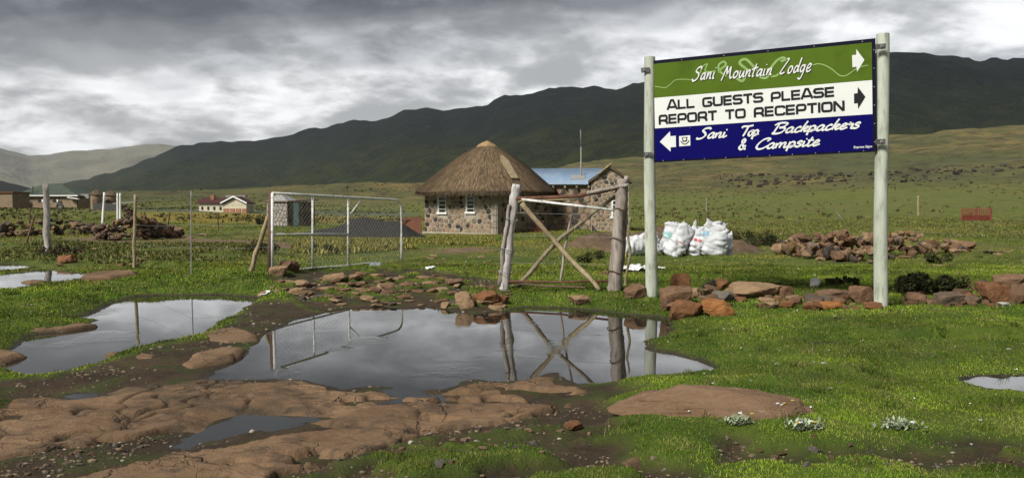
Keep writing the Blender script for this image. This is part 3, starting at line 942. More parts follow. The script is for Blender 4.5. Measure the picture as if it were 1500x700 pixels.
def embed(region, n, wpx, mats, hk=0.45, seed=0):
    """n stones inside a pixel-outlined patch of ground, wpx = width range in pixels"""
    rr = random.Random(seed)
    P = [gp(a, b) for a, b in region]
    poly = [(p.x, p.y) for p in P]
    xs = [p[0] for p in poly]; ys = [p[1] for p in poly]
    k = 0
    for _ in range(n * 60):
        x, y = rr.uniform(min(xs), max(xs)), rr.uniform(min(ys), max(ys))
        if poly_sd(np.array([x]), np.array([y]), poly)[0] > 0:
            continue
        z = gh(x, y)
        if z < 0.015 and y < 14 and gh(x, y + .1) < .02:
            continue
        w = rr.uniform(*wpx) * (0.6 + 0.8 * rr.random() ** 2) * y / FPX
        stone('stone', (x, y, z), (w, w * rr.uniform(.6, 1.0), w * hk * rr.uniform(.6, 1.2)), rr.choice(mats), ground, rr.choice(SMALL), None, 0.35, rr)
        k += 1
        if k >= n:
            break


embed([(520, 452), (640, 450), (735, 452), (745, 425), (640, 405), (500, 405), (400, 412), (390, 425)], 180, (10, 27), ['rock_tan', 'rock_tan', 'rock_tan', 'rock_brown', 'rock'], 0.36, 1)
embed([(380, 425), (400, 445), (520, 452), (520, 425)], 14, (9, 20), ['rock_tan', 'rock'], 0.3, 2)
embed([(80, 392), (210, 392), (205, 378), (110, 374)], 13, (12, 26), ['rock_tan', 'rock', 'rock_brown'], 0.42, 3)
embed([(978, 457), (1288, 454), (1288, 434), (985, 430)], 85, (13, 27), ['rock_brown', 'rock_tan', 'rock_rust', 'rock'], 0.62, 4)
embed([(1300, 452), (1500, 450), (1500, 415), (1420, 412), (1320, 425)], 60, (11, 26), ['rock_brown', 'rock_brown', 'rock_rust', 'rock'], 0.6, 5)
embed([(1290, 394), (1480, 386), (1480, 368), (1400, 370), (1290, 380)], 26, (7, 20), ['rock_tan', 'rock', 'rock_brown'], 0.3, 6)
embed([(600, 400), (735, 410), (760, 385), (640, 370)], 24, (7, 16), ['rock_tan', 'rock_brown'], 0.3, 7)
embed([(0, 345), (300, 345), (400, 375), (0, 372)], 40, (5, 13), ['rock_tan', 'rock', 'rock_grey'], 0.4, 8)
embed([(640, 430), (740, 446), (735, 455), (650, 455)], 14, (10, 20), ['rock_tan', 'rock_brown', 'rock_rust'], 0.5, 9)
embed([(470, 690), (600, 640), (890, 622), (900, 690), (700, 699)], 60, (6, 16), ['rock', 'rock_tan', 'rock_grey', 'rock_brown'], 0.5, 10)
embed([(1060, 690), (1080, 655), (1500, 668), (1500, 695)], 40, (6, 14), ['rock', 'rock_grey', 'rock_brown'], 0.5, 11)
embed([(0, 690), (110, 650), (300, 622), (240, 660), (60, 699)], 40, (5, 12), ['rock', 'rock_grey', 'rock_brown'], 0.5, 12)
embed([(960, 545), (1500, 500), (1500, 640), (1230, 620)], 14, (5, 9), ['rock_white', 'rock_grey'], 0.4, 13)
embed([(880, 400), (935, 425), (960, 410), (930, 392)], 6, (10, 20), ['rock_brown', 'rock_tan'], 0.5, 14)


def heap(name, pts, n, wpx, mats, label, seed, hpx):
    """a heap of stones along a line of pixel feet; hpx = heap height in pixels at each point"""
    rr = random.Random(seed)
    feet = [gp(a, b) for a, b in pts]
    mid = feet[len(feet) // 2]
    e = empty(name, mid, label, 'stone heap')
    for i in range(n):
        t = rr.random() * (len(feet) - 1); k = min(int(t), len(feet) - 2); t -= k
        c = feet[k].lerp(feet[k + 1], t)
        hh = (hpx[k] * (1 - t) + hpx[k + 1] * t) * c.y / FPX
        lev = rr.random() ** 1.3
        spread = hh * 1.5 * (1 - lev)
        x = c.x + rr.gauss(0, 0.06); y = c.y + rr.uniform(-spread * .25, spread * 1.7) + lev * hh * .7
        w = rr.uniform(*wpx) * (0.65 + .7 * rr.random() ** 2) * c.y / FPX
        z = gh(x, y) + max(0, lev * (hh - w * .4))
        stone('stone', (x, y, z), (w, w * rr.uniform(.6, 1.0), w * rr.uniform(.42, .75)), rr.choice(mats), e, rr.choice(SMALL),
              (rr.uniform(-.5, .5), rr.uniform(-.5, .5), rr.uniform(0, 6.3)), 0.2, rr)
    return e


heap('stone_heap', [(1150, 372), (1200, 382), (1260, 384), (1330, 378), (1410, 369)], 290, (9, 24), ['rock_brown', 'rock_brown', 'rock', 'rock_tan', 'rock_tan'],
     'long heap of brown field stones behind the right sign post', 21, [24, 38, 44, 40, 14])
heap('stone_heap', [(-10, 348), (40, 346), (100, 345), (150, 346)], 150, (7, 14), ['rock_dark', 'rock_dark', 'rock', 'rock_tan'],
     'low tumbled stone bank behind the thick grey post at the left', 22, [22, 25, 24, 18])
heap('stone_heap', [(135, 352), (165, 353), (200, 352), (235, 350), (262, 347)], 210, (7, 15), ['rock_dark', 'rock_dark', 'rock_brown', 'rock'],
     'dark stone heap rising to a peak beside the white poles', 23, [18, 34, 40, 22, 8])
p_ = gp(178, 350)
e = empty('stone_stack', p_, 'small dark stack of stones on top of the peaked heap', 'stone stack')
for i in range(10):
    stone('stone', p_ + Vector((random.uniform(-.16, .16), .45 + random.uniform(-.1, .1), .62 + i * .05)), (.26, .24, .13), 'rock_dark', e)

# ------------------------------------------------------------------ the road sign
dL, dR = 9.8, 8.8
BL, BR_, TL, TR = at(957, 237, dL), at(1283, 221, dR), at(957, 90, dL), at(1283, 58, dR)
EU = (BR_ - BL); PW = EU.length; EU.normalize()
EV = ((TL - BL) + (TR - BR_)); EV = (EV - EU * EV.dot(EU)).normalized()
PH = ((TL - BL).length + (TR - BR_).length) / 2
EN = EU.cross(EV).normalized()
if EN.y > 0:
    EN = -EN
SF = gp(954, 446); SF2 = gp(1290, 454)
base_l = Vector((at(954, 446, dL + 0.05).x, dL + 0.05, 0)); base_l.z = gh(base_l.x, base_l.y)
base_r = Vector((at(1290, 454, dR + 0.05).x, dR + 0.05, 0)); base_r.z = gh(base_r.x, base_r.y)
sign = empty('lodge_sign', (base_l + base_r) / 2, 'large green, white and blue lodge direction board on two whitewashed posts', 'sign')


def sp(u, v, w=0.0):
    return BL + EU * (u * PW) + EV * (v * PH) + EN * w


def zs(zx, zy):
    """board coordinates from a position on the board's photograph"""
    s = (zx - 113) / 945.0
    top, bot = 172 - 87 * s, 603 - 50 * s
    tt = (zy - top) / (bot - top)
    u = s * dL / (dR + s * (dL - dR))
    return u, 1 - tt


def flatmat(name, c, rough=0.45, var=0.12, spec=0.15):
    t = NT(name); v = t.coord('Object')
    n = t.noise(v, 3.0, 5, 0.6); n2 = t.noise(v, 40, 4, 0.7)
    dk = tuple(k * (1 - var * 2) for k in c)
    col = t.mix(t.step(n, 0.45, 0.75), c, dk)
    col = t.mix(t.math('MULTIPLY', t.step(n2, 0.68, 0.78), 0.5), col, (0.3, 0.28, 0.22))
    return t.done(col, rough, 0, spec)


M['sg'] = flatmat('sign_green', (0.070, 0.118, 0.009), 0.5, spec=0.08)
M['sgl'] = flatmat('sign_pale_green', (0.22, 0.34, 0.11))
M['sw'] = flatmat('sign_white', (0.62, 0.63, 0.60), var=0.05)
M['sb'] = flatmat('sign_blue', (0.0018, 0.0012, 0.082), 0.5, var=0.06, spec=0.06)
M['sk'] = flatmat('sign_black', (0.012, 0.013, 0.014), var=0.03)
M['snav'] = flatmat('sign_edge_navy', (0.005, 0.005, 0.016), 0.5, spec=.08)
# backing board with a folded edge
panel = MB().prism([sp(-.003, -.008, 0), sp(1.003, -.008, 0), sp(1.003, 1.008, 0), sp(-.003, 1.008, 0)], -EN * 0.035).build('panel', M['snav'], sign)
for (v0, v1, mm, nm) in ((0.637, 0.975, 'sg', 'green_band'), (0.331, 0.637, 'sw', 'white_band'), (0.008, 0.331, 'sb', 'blue_band')):
    MB().prism([sp(.012, v0 + .0008, .003), sp(.988, v0 + .0008, .003), sp(.988, v1 - .0008, .003), sp(.012, v1 - .0008, .003)], -EN * 0.0025).build(nm, M[mm], panel)


def arrow(pts, mat, name):
    MB().prism([sp(*zs(*p), .0075) for p in pts], -EN * 0.002).build(name, M[mat], panel)


arrow([(962, 152), (980, 150), (980, 127), (1014, 172), (982, 222), (980, 200), (963, 203)], 'sw', 'arrow')
arrow([(968, 313), (983, 311), (985, 285), (1016, 326), (985, 376), (983, 352), (968, 354)], 'sk', 'arrow')
arrow([(143, 517), (187, 472), (188, 493), (211, 491), (211, 539), (188, 541), (188, 559)], 'sw', 'arrow')
arrow([(225, 493), (272, 489), (272, 533), (225, 537)], 'sw', 'symbol_plate')


def catmull(P, k=6):
    if len(P) < 3:
        return [Vector(p) for p in P]
    P = [Vector(p) for p in P]
    closed = (P[0] - P[-1]).length < 1e-6
    out = []
    n = len(P)
    for i in range(n - 1):
        p1, p2 = P[i], P[i + 1]
        p0 = P[i - 1] if i else (P[-2] if closed else p1 * 2 - p2)
        p3 = P[i + 2] if i + 2 < n else (P[1] if closed else p2 * 2 - p1)
        for j in range(k):
            t = j / k
            out.append(0.5 * ((2 * p1) + (p2 - p0) * t + (2 * p0 - 5 * p1 + 4 * p2 - p3) * t * t + (3 * p1 - p0 - 3 * p2 + p3) * t ** 3))
    out.append(P[-1])
    return out


WLIFT = [0]


def ribbon(mb, pts, width, w0, nib=None, ext=0.0):
    """a flat painted stroke on the board; pts in metres on the board (u, v)"""
    pts = [Vector(p) for p in pts]
    if ext:
        pts[0] = pts[0] - (pts[1] - pts[0]).normalized() * ext
        pts[-1] = pts[-1] + (pts[-1] - pts[-2]).normalized() * ext
    WLIFT[0] = (WLIFT[0] + 1) % 12
    w = w0 + WLIFT[0] * 0.00012
    L, Rr = [], []
    n = len(pts)
    for i in range(n):
        d1 = (pts[i] - pts[i - 1]).normalized() if i else None
        d2 = (pts[i + 1] - pts[i]).normalized() if i < n - 1 else None
        if d1 is None: d = d2
        elif d2 is None: d = d1
        else:
            d = (d1 + d2)
            d = d.normalized() if d.length > 1e-4 else d1
        nn = Vector((-d.y, d.x))
        m = 1.0
        if d1 is not None and d2 is not None:
            m = min(1.5, 1 / max(0.5, nn.dot(Vector((-d1.y, d1.x)))))
        ww = width
        if nib is not None:
            ww = width * (0.55 + 0.55 * abs(math.sin(math.atan2(d.y, d.x) - nib)))
        L.append(pts[i] + nn * ww * m / 2); Rr.append(pts[i] - nn * ww * m / 2)
    vs_ = [BL + EU * p.x + EV * p.y + EN * w for p in L] + [BL + EU * p.x + EV * p.y + EN * w for p in Rr]
    fs = [(i, i + 1, n + i + 1, n + i) for i in range(n - 1)]
    mb.add(vs_, fs)


def rc(pts, r=0.22):
    """polyline with its inner corners rounded"""
    P = [Vector(p) for p in pts]; out = [P[0]]
    for i in range(1, len(P) - 1):
        a = P[i] + (P[i - 1] - P[i]).normalized() * min(r, (P[i - 1] - P[i]).length / 2)
        b = P[i] + (P[i + 1] - P[i]).normalized() * min(r, (P[i + 1] - P[i]).length / 2)
        for k in range(5):
            t = k / 4
            out.append((1 - t) ** 2 * a + 2 * t * (1 - t) * P[i] + t * t * b)
    out.append(P[-1])
    return out


# wide squared capitals (height 1)
BLK = {
    'A': (1.22, [[(0.0, 0), (0.48, 1), (0.74, 1), (1.22, 0)], [(0.25, .27), (0.97, .27)]]),
    'L': (0.98, [[(0.1, 1), (0.1, .1), (.98, .1)]]),
    'G': (1.2, [rc([(1.1, .80), (1.1, .9), (.1, .9), (.1, .1), (1.1, .1), (1.1, .48), (.62, .48)])]),
    'U': (1.18, [rc([(.1, 1), (.1, .1), (1.08, .1), (1.08, 1)])]),
    'E': (1.02, [[(1.0, .9), (.1, .9), (.1, .1), (1.0, .1)], [(.1, .5), (.96, .5)]]),
    'S': (1.14, [rc([(1.04, .78), (1.04, .9), (.1, .9), (.1, .52), (1.04, .52), (1.04, .1), (.1, .1), (.1, .26)])]),
    'T': (1.08, [[(0, .9), (1.08, .9)], [(.54, .9), (.54, 0)]]),
    'P': (1.1, [rc([(.1, 0), (.1, .9), (1.02, .9), (1.02, .38), (.1, .38)])]),
    'R': (1.14, [rc([(.1, 0), (.1, .9), (1.02, .9), (1.02, .40), (.1, .40)]), [(.7, .40), (1.04, .2), (1.04, 0)]]),
    'O': (1.2, [rc([(.6, .9), (1.1, .9), (1.1, .1), (.1, .1), (.1, .9), (.6, .9)])]),
    'C': (1.14, [rc([(1.06, .70), (1.06, .9), (.1, .9), (.1, .1), (1.06, .1), (1.06, .3)])]),
    'I': (0.24, [[(.12, 0), (.12, 1)]]),
    'N': (1.16, [[(.1, 0), (.1, 1)], [(.12, .97), (1.04, .03)], [(1.06, 0), (1.06, 1)]]),
}
# brush script (x-height 0.5)
SCR = {
    'S': (.74, [[(.78, .86), (.66, 1), (.36, .97), (.24, .78), (.42, .58), (.54, .32), (.36, .06), (.08, .0), (-.06, .1)]]),
    'a': (.54, [[(.42, .44), (.26, .5), (.08, .34), (.06, .1), (.18, .01), (.34, .16), (.44, .48)], [(.44, .48), (.38, .12), (.46, .01), (.6, .14)]]),
    'n': (.54, [[(.04, .48), (.04, 0)], [(.05, .2), (.18, .42), (.32, .46), (.34, .3), (.32, .08), (.4, .01), (.56, .14)]]),
    'i': (.28, [[(.06, .5), (.04, .1), (.12, .01), (.3, .14)], [(.12, .66), (.16, .74)]]),
    'T': (.66, [[(0, .8), (.06, .96), (.5, .94), (.92, 1)], [(.52, .95), (.42, .5), (.28, 0)]]),
    'o': (.44, [[(.24, .5), (.08, .36), (.06, .12), (.2, 0), (.36, .14), (.36, .38), (.24, .5), (.5, .44)]]),
    'p': (.48, [[(.06, .54), (.02, -.36)], [(.04, .3), (.22, .5), (.38, .38), (.34, .1), (.2, 0), (.08, .08), (.5, .12)]]),
    'B': (.8, [[(.24, .96), (.14, .5), (.06, 0)], [(-.04, .8), (.14, .96), (.5, 1), (.74, .88), (.58, .62), (.3, .54)], [(.3, .54), (.64, .5), (.68, .24), (.46, .02), (.1, -.01), (-.04, .08)]]),
    'c': (.42, [[(.38, .38), (.28, .5), (.1, .36), (.06, .12), (.18, 0), (.46, .14)]]),
    'k': (.46, [[(.22, 1.0), (.1, .5), (.02, 0)], [(.06, .18), (.26, .46), (.38, .4), (.28, .26), (.14, .24)], [(.16, .25), (.28, .02), (.48, .14)]]),
    'e': (.42, [[(.08, .22), (.3, .3), (.34, .44), (.22, .5), (.08, .34), (.06, .1), (.18, 0), (.46, .14)]]),
    'r': (.38, [[(.02, .36), (.12, .54), (.14, .4), (.34, .44)], [(.34, .44), (.28, .1), (.36, .02), (.42, .1)]]),
    's': (.42, [[(.36, .40), (.26, .52), (.12, .46), (.12, .34), (.28, .22), (.30, .08), (.16, .0), (-.02, .06)]]),
    '&': (.82, [[(.62, .4), (.5, .1), (.24, 0), (.06, .18), (.16, .42), (.42, .64), (.46, .88), (.32, 1), (.2, .84), (.3, .52), (.56, .08), (.72, .02)]]),
    'C': (.74, [[(.62, .72), (.76, .9), (.62, 1), (.34, .9), (.1, .52), (.06, .18), (.24, 0), (.5, .06), (.76, .28)]]),
    'm': (.80, [[(.04, .48), (.04, 0)], [(.05, .2), (.18, .44), (.3, .44), (.3, .2), (.28, 0)], [(.30, .2), (.44, .44), (.58, .44), (.58, .2), (.58, .06), (.66, .01), (.8, .14)]]),
    't': (.34, [[(.2, .84), (.08, .3), (.08, .06), (.18, 0), (.36, .14)], [(-.02, .52), (.34, .56)]]),
}
# marker handwriting
HND = {
    'S': (.62, [[(.62, .78), (.56, .98), (.3, .9), (.16, .66), (.4, .5), (.46, .28), (.3, .04), (.04, -.06), (-.06, .12)]]),
    'a': (.44, [[(.36, .46), (.16, .46), (.02, .2), (.08, 0), (.24, .14), (.38, .5)], [(.38, .5), (.32, .06), (.42, .04)]]),
    'n': (.46, [[(.06, .52), (.02, 0)], [(.03, .12), (.2, .46), (.32, .44), (.3, .1), (.42, .02)]]),
    'i': (.22, [[(.08, .5), (.04, .06), (.16, .04)], [(.14, .76), (.17, .82)]]),
    'M': (.78, [[(-.08, -.16), (.06, .4), (.2, .92)], [(.2, .92), (.3, .36), (.52, .86)], [(.52, .86), (.54, .3), (.62, .0), (.76, .06)]]),
    'o': (.42, [[(.22, .48), (.04, .3), (.06, .02), (.24, .04), (.36, .3), (.22, .48)]]),
    'u': (.46, [[(.06, .5), (.04, .1), (.16, .0), (.36, .46)], [(.36, .46), (.34, .06), (.46, .04)]]),
    't': (.34, [[(.22, .92), (.08, .1), (.18, -.02)], [(-.06, .5), (.4, .66)]]),
    'L': (.62, [[(.44, .98), (.54, 1.02), (.62, .94)], [(.6, .95), (.3, .5), (.02, .06)], [(.02, .06), (.2, .0), (.42, .1)]]),
    'd': (.46, [[(.34, .42), (.16, .44), (.02, .18), (.1, 0), (.28, .16), (.42, .6), (.5, 1.0)], [(.46, .9), (.36, .2), (.42, .02)]]),
    'g': (.46, [[(.36, .46), (.14, .44), (.02, .2), (.12, .02), (.28, .16), (.38, .5)], [(.38, .5), (.3, -.1), (.14, -.46), (-.06, -.38)]]),
    'e': (.40, [[(.04, .2), (.24, .26), (.34, .44), (.2, .52), (.04, .3), (.06, .04), (.22, .0), (.38, .12)]]),
}


def write(font, text, z0, z1, capz, mat, name, stroke, slant=0.0, w0=0.006, track=0.12, nib=None, smooth=True, shift=(0, 0), ext=0.0):
    """text from board position z0 to z1 along its baseline; capz = cap height in board-picture pixels"""
    a = zs(*z0); b = zs(*z1); c = zs(z0[0], z0[1] - capz)
    A = Vector((a[0] * PW, a[1] * PH)); Bv = Vector((b[0] * PW, b[1] * PH)); cap = (c[1] - a[1]) * PH
    adv = sum(font[ch][0] + track for ch in text) - track
    dirv = (Bv - A).normalized(); up = Vector((-dirv.y, dirv.x))
    sx = (Bv - A).length / adv
    x = 0.0
    mb = MB()
    for ch in text:
        wd, strokes = font[ch]
        for st in strokes:
            P = catmull(st) if smooth and len(st) > 2 else [Vector(p) for p in st]
            Q = [A + dirv * ((x + p.x) * sx + slant * p.y * cap) + up * (p.y * cap) + Vector(shift) for p in P]
            ribbon(mb, Q, stroke * cap, w0, nib, ext * cap)
        x += wd + track
    mb.build(name, M[mat], panel)


write(BLK, 'ALL', (178, 380), (293, 371), 40, 'sk', 'lettering', .228, smooth=False)
write(BLK, 'GUESTS', (327, 369), (583, 348), 41, 'sk', 'lettering', .228, smooth=False)
write(BLK, 'PLEASE', (617, 347), (885, 325), 41, 'sk', 'lettering', .228, smooth=False)
write(BLK, 'REPORT', (141, 443), (387, 424), 41, 'sk', 'lettering', .228, smooth=False)
write(BLK, 'TO', (422, 421), (508, 415), 41, 'sk', 'lettering', .228, smooth=False)
write(BLK, 'RECEPTION', (544, 413), (927, 385), 42, 'sk', 'lettering', .228, smooth=False)
write(SCR, 'Sani', (300, 505), (424, 496), 43, 'sw', 'script_lettering', .21, .42, track=.0, nib=R(35))
write(SCR, 'Top', (482, 494), (560, 488), 43, 'sw', 'script_lettering', .21, .34, track=.0, nib=R(35))
write(SCR, 'Backpackers', (620, 482), (990, 457), 43, 'sw', 'script_lettering', .21, .42, track=.0, nib=R(35))
write(SCR, '&', (474, 550), (510, 548), 43, 'sw', 'script_lettering', .21, .3, track=.0, nib=R(35))
write(SCR, 'Campsite', (545, 549), (815, 531), 43, 'sw', 'script_lettering', .21, .42, track=.0, nib=R(35))
for mm, shf, w0, nm in (('sk', (.007, -.007), .006, 'lettering_shadow'), ('sw', (0, 0), .0085, 'handwritten_lettering')):
    write(HND, 'Sani', (288, 254), (380, 247), 56, mm, nm, .12, .22, w0, .08, R(60), shift=shf)
    write(HND, 'Mountain', (414, 247), (622, 233), 56, mm, nm, .125, .22, w0, .06, R(60), shift=shf)
    write(HND, 'Lodge', (654, 229), (786, 218), 60, mm, nm, .11, .22, w0, .08, R(60), shift=shf)


def zpath(mb, pts, width, w0=0.0042):
    ribbon(mb, catmull([Vector((zs(*p)[0] * PW, zs(*p)[1] * PH)) for p in pts]), width, w0)


def squig(pts, width):
    mb = MB(); zpath(mb, pts, width); mb.build('squiggle', M['sgl'], panel)


squig([(126, 278), (150, 282), (172, 284), (190, 272), (214, 252), (250, 249), (292, 253)], .010)
squig([(795, 192), (820, 187), (850, 195), (880, 213), (905, 234), (925, 239), (945, 232), (970, 214), (1000, 200), (1030, 194)], .012)
squig([(318, 224), (330, 196), (350, 185), (340, 212), (352, 218), (385, 215)], .014)
squig([(400, 222), (398, 190), (420, 175), (428, 190), (402, 214), (430, 236)], .022)
squig([(560, 214), (520, 170), (498, 168), (488, 184), (520, 214), (510, 240), (496, 258), (472, 246)], .028)
squig([(556, 232), (585, 246), (604, 240), (612, 214), (640, 176), (668, 160), (680, 168), (660, 176)], .026)
squig([(618, 240), (640, 236), (650, 228)], .020)
# the little crest: a cup on a curved dish
cb = MB()
for pts in ([(237, 498), (261, 496), (258, 516), (240, 518)],):
    cb.prism([sp(*zs(*p), .0095) for p in pts], -EN * 0.001)
zpath(cb, [(232, 514), (240, 524), (250, 527), (260, 522), (267, 511)], .010, .0098)
cb.build('crest', M['sk'], panel)
MB().prism([sp(*zs(*p), .0112) for p in [(242, 501), (256, 500), (254, 511), (244, 512)]], -EN * 0.0009).build('crest_window', M['sw'], panel)
# maker's line, bottom right
fc = bpy.data.curves.new('makers_line', 'FONT'); fc.body = 'Express Signs'; fc.size = 0.034; fc.offset = 0.0006
fo = bpy.data.objects.new('makers_line', fc); scene.collection.objects.link(fo)
Mx = Matrix((EU, EV, EN)).transposed().to_4x4()
Mx.translation = sp(*zs(964, 543), .0075)
dep = bpy.context.evaluated_depsgraph_get()
tm = bpy.data.meshes.new_from_object(fo.evaluated_get(dep))
bpy.data.objects.remove(fo); bpy.data.curves.remove(fc)
tm.transform(Mx); tm.transform(Matrix.Translation(-ORIGIN[sign.name]))
tm.materials.clear()
lo_ = link('makers_line', tm, M['sw'], panel, ORIGIN[sign.name])
# rivets round the rim
for i in range(10):
    for v_ in (-.001, 1.001):
        if (i + (v_ > 0)) % 2 == 0 or v_ < 0:
            c = sp(.05 + i * .1, v_ + (.006 if v_ < 0 else -.012), .002)
            MB().tube([c, c + EN * .006], .006, 6).build('rivet', M['wire'], panel)
for j in range(6):
    c = sp(.996, .08 + j * .165, .002); MB().tube([c, c + EN * .006], .006, 6).build('rivet', M['wire'], panel)
    c = sp(.004, .1 + j * .165, .002); MB().tube([c, c + EN * .006], .006, 6).build('rivet', M['wire'], panel)


def post(x, y, z0, top, r, name='post', side=1):
    pts = []
    for i in range(14):
        tt = i / 13
        pts.append(top * tt + Vector((x, y, z0)) * (1 - tt) + Vector((.006 * math.sin(tt * 7 + side), 0, 0)))
    return MB().tube(pts, [r * (1.10 - .14 * i / 13) for i in range(14)], 20, True, 3 + side, 0.02).build(name, M['post_white'], sign, smooth=False)


pl = post(base_l.x, dL + .05, base_l.z - .15, at(951, 84, dL + .05), .067, side=1)
pr = post(base_r.x, dR + .05, base_r.z - .15, at(1293, 50, dR + .05), .067, side=2)
for p_ in (pl, pr):
    p_.data.polygons.foreach_set('use_smooth', [True] * len(p_.data.polygons)); p_.data.set_sharp_from_angle(angle=R(50))
for (zx, zy, sd) in ((92, 210, -1), (95, 573, -1), (1083, 119, 1), (1078, 516, 1)):
    u, v_ = zs(zx, zy)
    c = sp(u, v_, 0)
    br = MB().box(c + EN * .045, (.10, .012, .055), Matrix((EU, EN, EV)).transposed()).build('bracket', M['dark_metal'], sign)
    cc = c + EN * .052 + EU * (.012 * sd)
    MB().tube([cc, cc + EN * .010], .016, 10).build('bolt', M['wire'], br)
    MB().tube([cc + EN * .010, cc + EN * .018], .008, 6).build('nut', M['dark_metal'], br)

# ------------------------------------------------------------------ poles, posts and rods
def pole(mb_or_none, pts, r0, r1, n=9, seed=0, wob=0.02, rough=0.10, k=12):
    """a crooked tapering pole through two or more points"""
    rr = random.Random(seed)
    P = [Vector(p) for p in pts]
    out, rad = [], []
    segs = len(P) - 1
    for i in range(segs * k + 1):
        t = i / k; j = min(int(t), segs - 1); f = t - j
        q = P[j].lerp(P[j + 1], f)
        g = i / (segs * k)
        q = q + Vector((mnoise.noise((g * 4, seed, 0)), mnoise.noise((g * 4, seed, 5)), 0)) * wob
        out.append(q); rad.append((r0 + (r1 - r0) * g) * (1 + 0.14 * mnoise.noise((g * 9, seed, 9))))
    return (mb_or_none or MB()).tube(out, rad, n, True, seed, rough)


def single_post(name, px, pyb, pyt, mat, wpx, label, cat='post', lean=0, d=None, seed=0, wob=0.015, group=None):
    b = gp(px, pyb) if d is None else gd(px, d)
    s = b.y / FPX
    t = at(px + lean, pyt, b.y)
    o = pole(None, [b - Vector((0, 0, .12)), t], wpx * s / 2 * 1.1, wpx * s / 2 * .9, 10, seed, wob).build(name, M[mat], None, b, True)
    return tag(o, label, cat, group)


single_post('fence_post', 70, 371, 270, 'wood_white', 9, 'thick peeling grey wooden post at the left', 'post', -3, seed=3, wob=.03)
single_post('fence_post', 196, 392, 285, 'wood_tan', 4.6, 'straight tan wooden post left of the pipe gate', 'post', 2, seed=4)
single_post('stick', 36, 358, 316, 'wood_brown', 3, 'thin dark stick leaning right beside the thick grey post', 'stick', 15, seed=5)
single_post('white_pole', 149, 341, 282, 'white_paint', 3.4, 'single white pole leaning over the dark stone heap', 'pole', 4, seed=6, wob=.0)
single_post('white_pole', 172, 308, 283, 'white_paint', 2.6, 'left one of the pair of short white poles above the heap', 'pole', 0, d=42, seed=7, wob=.0)
single_post('white_pole', 176, 308, 283, 'white_paint', 2.6, 'right one of the pair of short white poles above the heap', 'pole', 0, d=42, seed=8, wob=.0)
single_post('stick', 244, 336, 310, 'wood_brown', 2.6, 'thin dark stick leaning in the field left of the red roofed house', 'stick', 5, seed=9)
single_post('fence_rod', 280, 403, 280, 'wire', 1.6, 'thin iron fence rod between tan post and pipe gate', 'rod', 0, seed=10, wob=.0)
single_post('stick', 320, 338, 311, 'wood_brown', 2.2, 'thin dark stick standing in the yellow field below the red roofed house', 'stick', -1, seed=11)
single_post('fence_post', 1345, 316, 287, 'wood_tan', 3, 'thin pale post standing on the plain left of the red pen', 'post', 0, seed=12)
single_post('fence_post', 1035, 312, 291, 'wood_grey', 2, 'small distant grey post on the plain under the sign board', 'post', 0, seed=13)
single_post('stick', 1236, 322, 309, 'wood_grey', 1.4, 'short thin stick leaning on the stone heap behind the sign', 'stick', -12, seed=14)
single_post('stick', 42, 338, 305, 'wood_brown', 2.4, 'short crooked dark post in front of the green roofed house', 'stick', 2, seed=15)

# wires of the old fence left of the pipe gate
wa, wb_, wc = gp(196, 392), gp(280, 403), gp(396, 404)
for k, hh in enumerate((0.45, 0.8, 1.12)):
    pts = []
    for (A_, B_) in ((wa, wb_), (wb_, wc)):
        for i in range(9):
            f = i / 8
            pts.append(A_.lerp(B_, f) + Vector((0, 0, hh - .03 * 4 * f * (1 - f))))
    tag(MB().tube(pts, .0016, 4).build('fence_wire', M['wire'], None, wa), ['lowest', 'middle', 'topmost'][k] + ' thin fence wire between tan post and pipe gate', 'wire', 'fence wires')

# ------------------------------------------------------------------ white pipe gate
gA, gB = at(399, 403, 12.9), at(588, 388, 16.3)       # hinge foot and free end
gA_t, gB_t = at(399, 283, 12.9), at(588, 293, 16.3)
gate = empty('pipe_gate', gd(399, 12.9), 'white tubular steel farm gate standing open beside the puddle', 'gate')


def GP(u, v):
    return (gA.lerp(gB, u)).lerp(gA_t.lerp(gB_t, u), v)


rt = .021
fr = MB().tube([GP(0, 0), GP(0, 1.0)], rt * 1.1, 10).build('hinge_stile', M['steel_white'], gate, smooth=True)
cor = [GP(0, 1)] + [GP(t_, 1) for t_ in (.2, .4, .6, .8, .93)] + [GP(.965, .99), GP(.988, .955), GP(.998, .90), GP(1, .82), GP(1, .4), GP(1, 0.02)]
MB().tube(cor, rt, 10).build('top_rail', M['steel_white'], gate, smooth=True)
MB().tube([GP(0.02, .03), GP(.3, .05), GP(.5, .045), GP(.7, .06), GP(.73, .06)], rt, 10).build('bottom_rail', M['steel_white'], gate, smooth=True)
MB().tube([GP(0, .5), GP(.53, .49)], rt * .8, 8).build('middle_rail', M['steel_white'], gate, smooth=True)
MB().tube([GP(.264, 0.01), GP(.264, 1)], rt * .9, 8).build('upright', M['steel_white'], gate, smooth=True)
MB().tube([GP(.53, 0.01), GP(.53, 1)], rt * .9, 8).build('upright', M['steel_white'], gate, smooth=True)
MB().tube([GP(.53, .72), GP(.64, .985)], rt * .6, 8).build('brace', M['steel_white'], gate, smooth=True)
net = MB()
L_, H_ = 3.8, 1.3
step = 0.09
i = -H_
while i < L_:
    for sgn in (1, -1):
        u0, v0, u1, v1 = (i, 0, i + H_, H_) if sgn > 0 else (i, H_, i + H_, 0)
        t0 = max(0, (0 - u0) / (u1 - u0)); t1 = min(1, (L_ - u0) / (u1 - u0))
        if t1 > t0:
            p, q_ = (u0 + (u1 - u0) * t0, v0 + (v1 - v0) * t0), (u0 + (u1 - u0) * t1, v0 + (v1 - v0) * t1)
            a_ = GP(p[0] / L_, p[1] / H_ * .98 + .005); b_ = GP(q_[0] / L_, q_[1] / H_ * .98 + .005)
            net.tube([a_, b_], .0014, 3, False)
    i += step
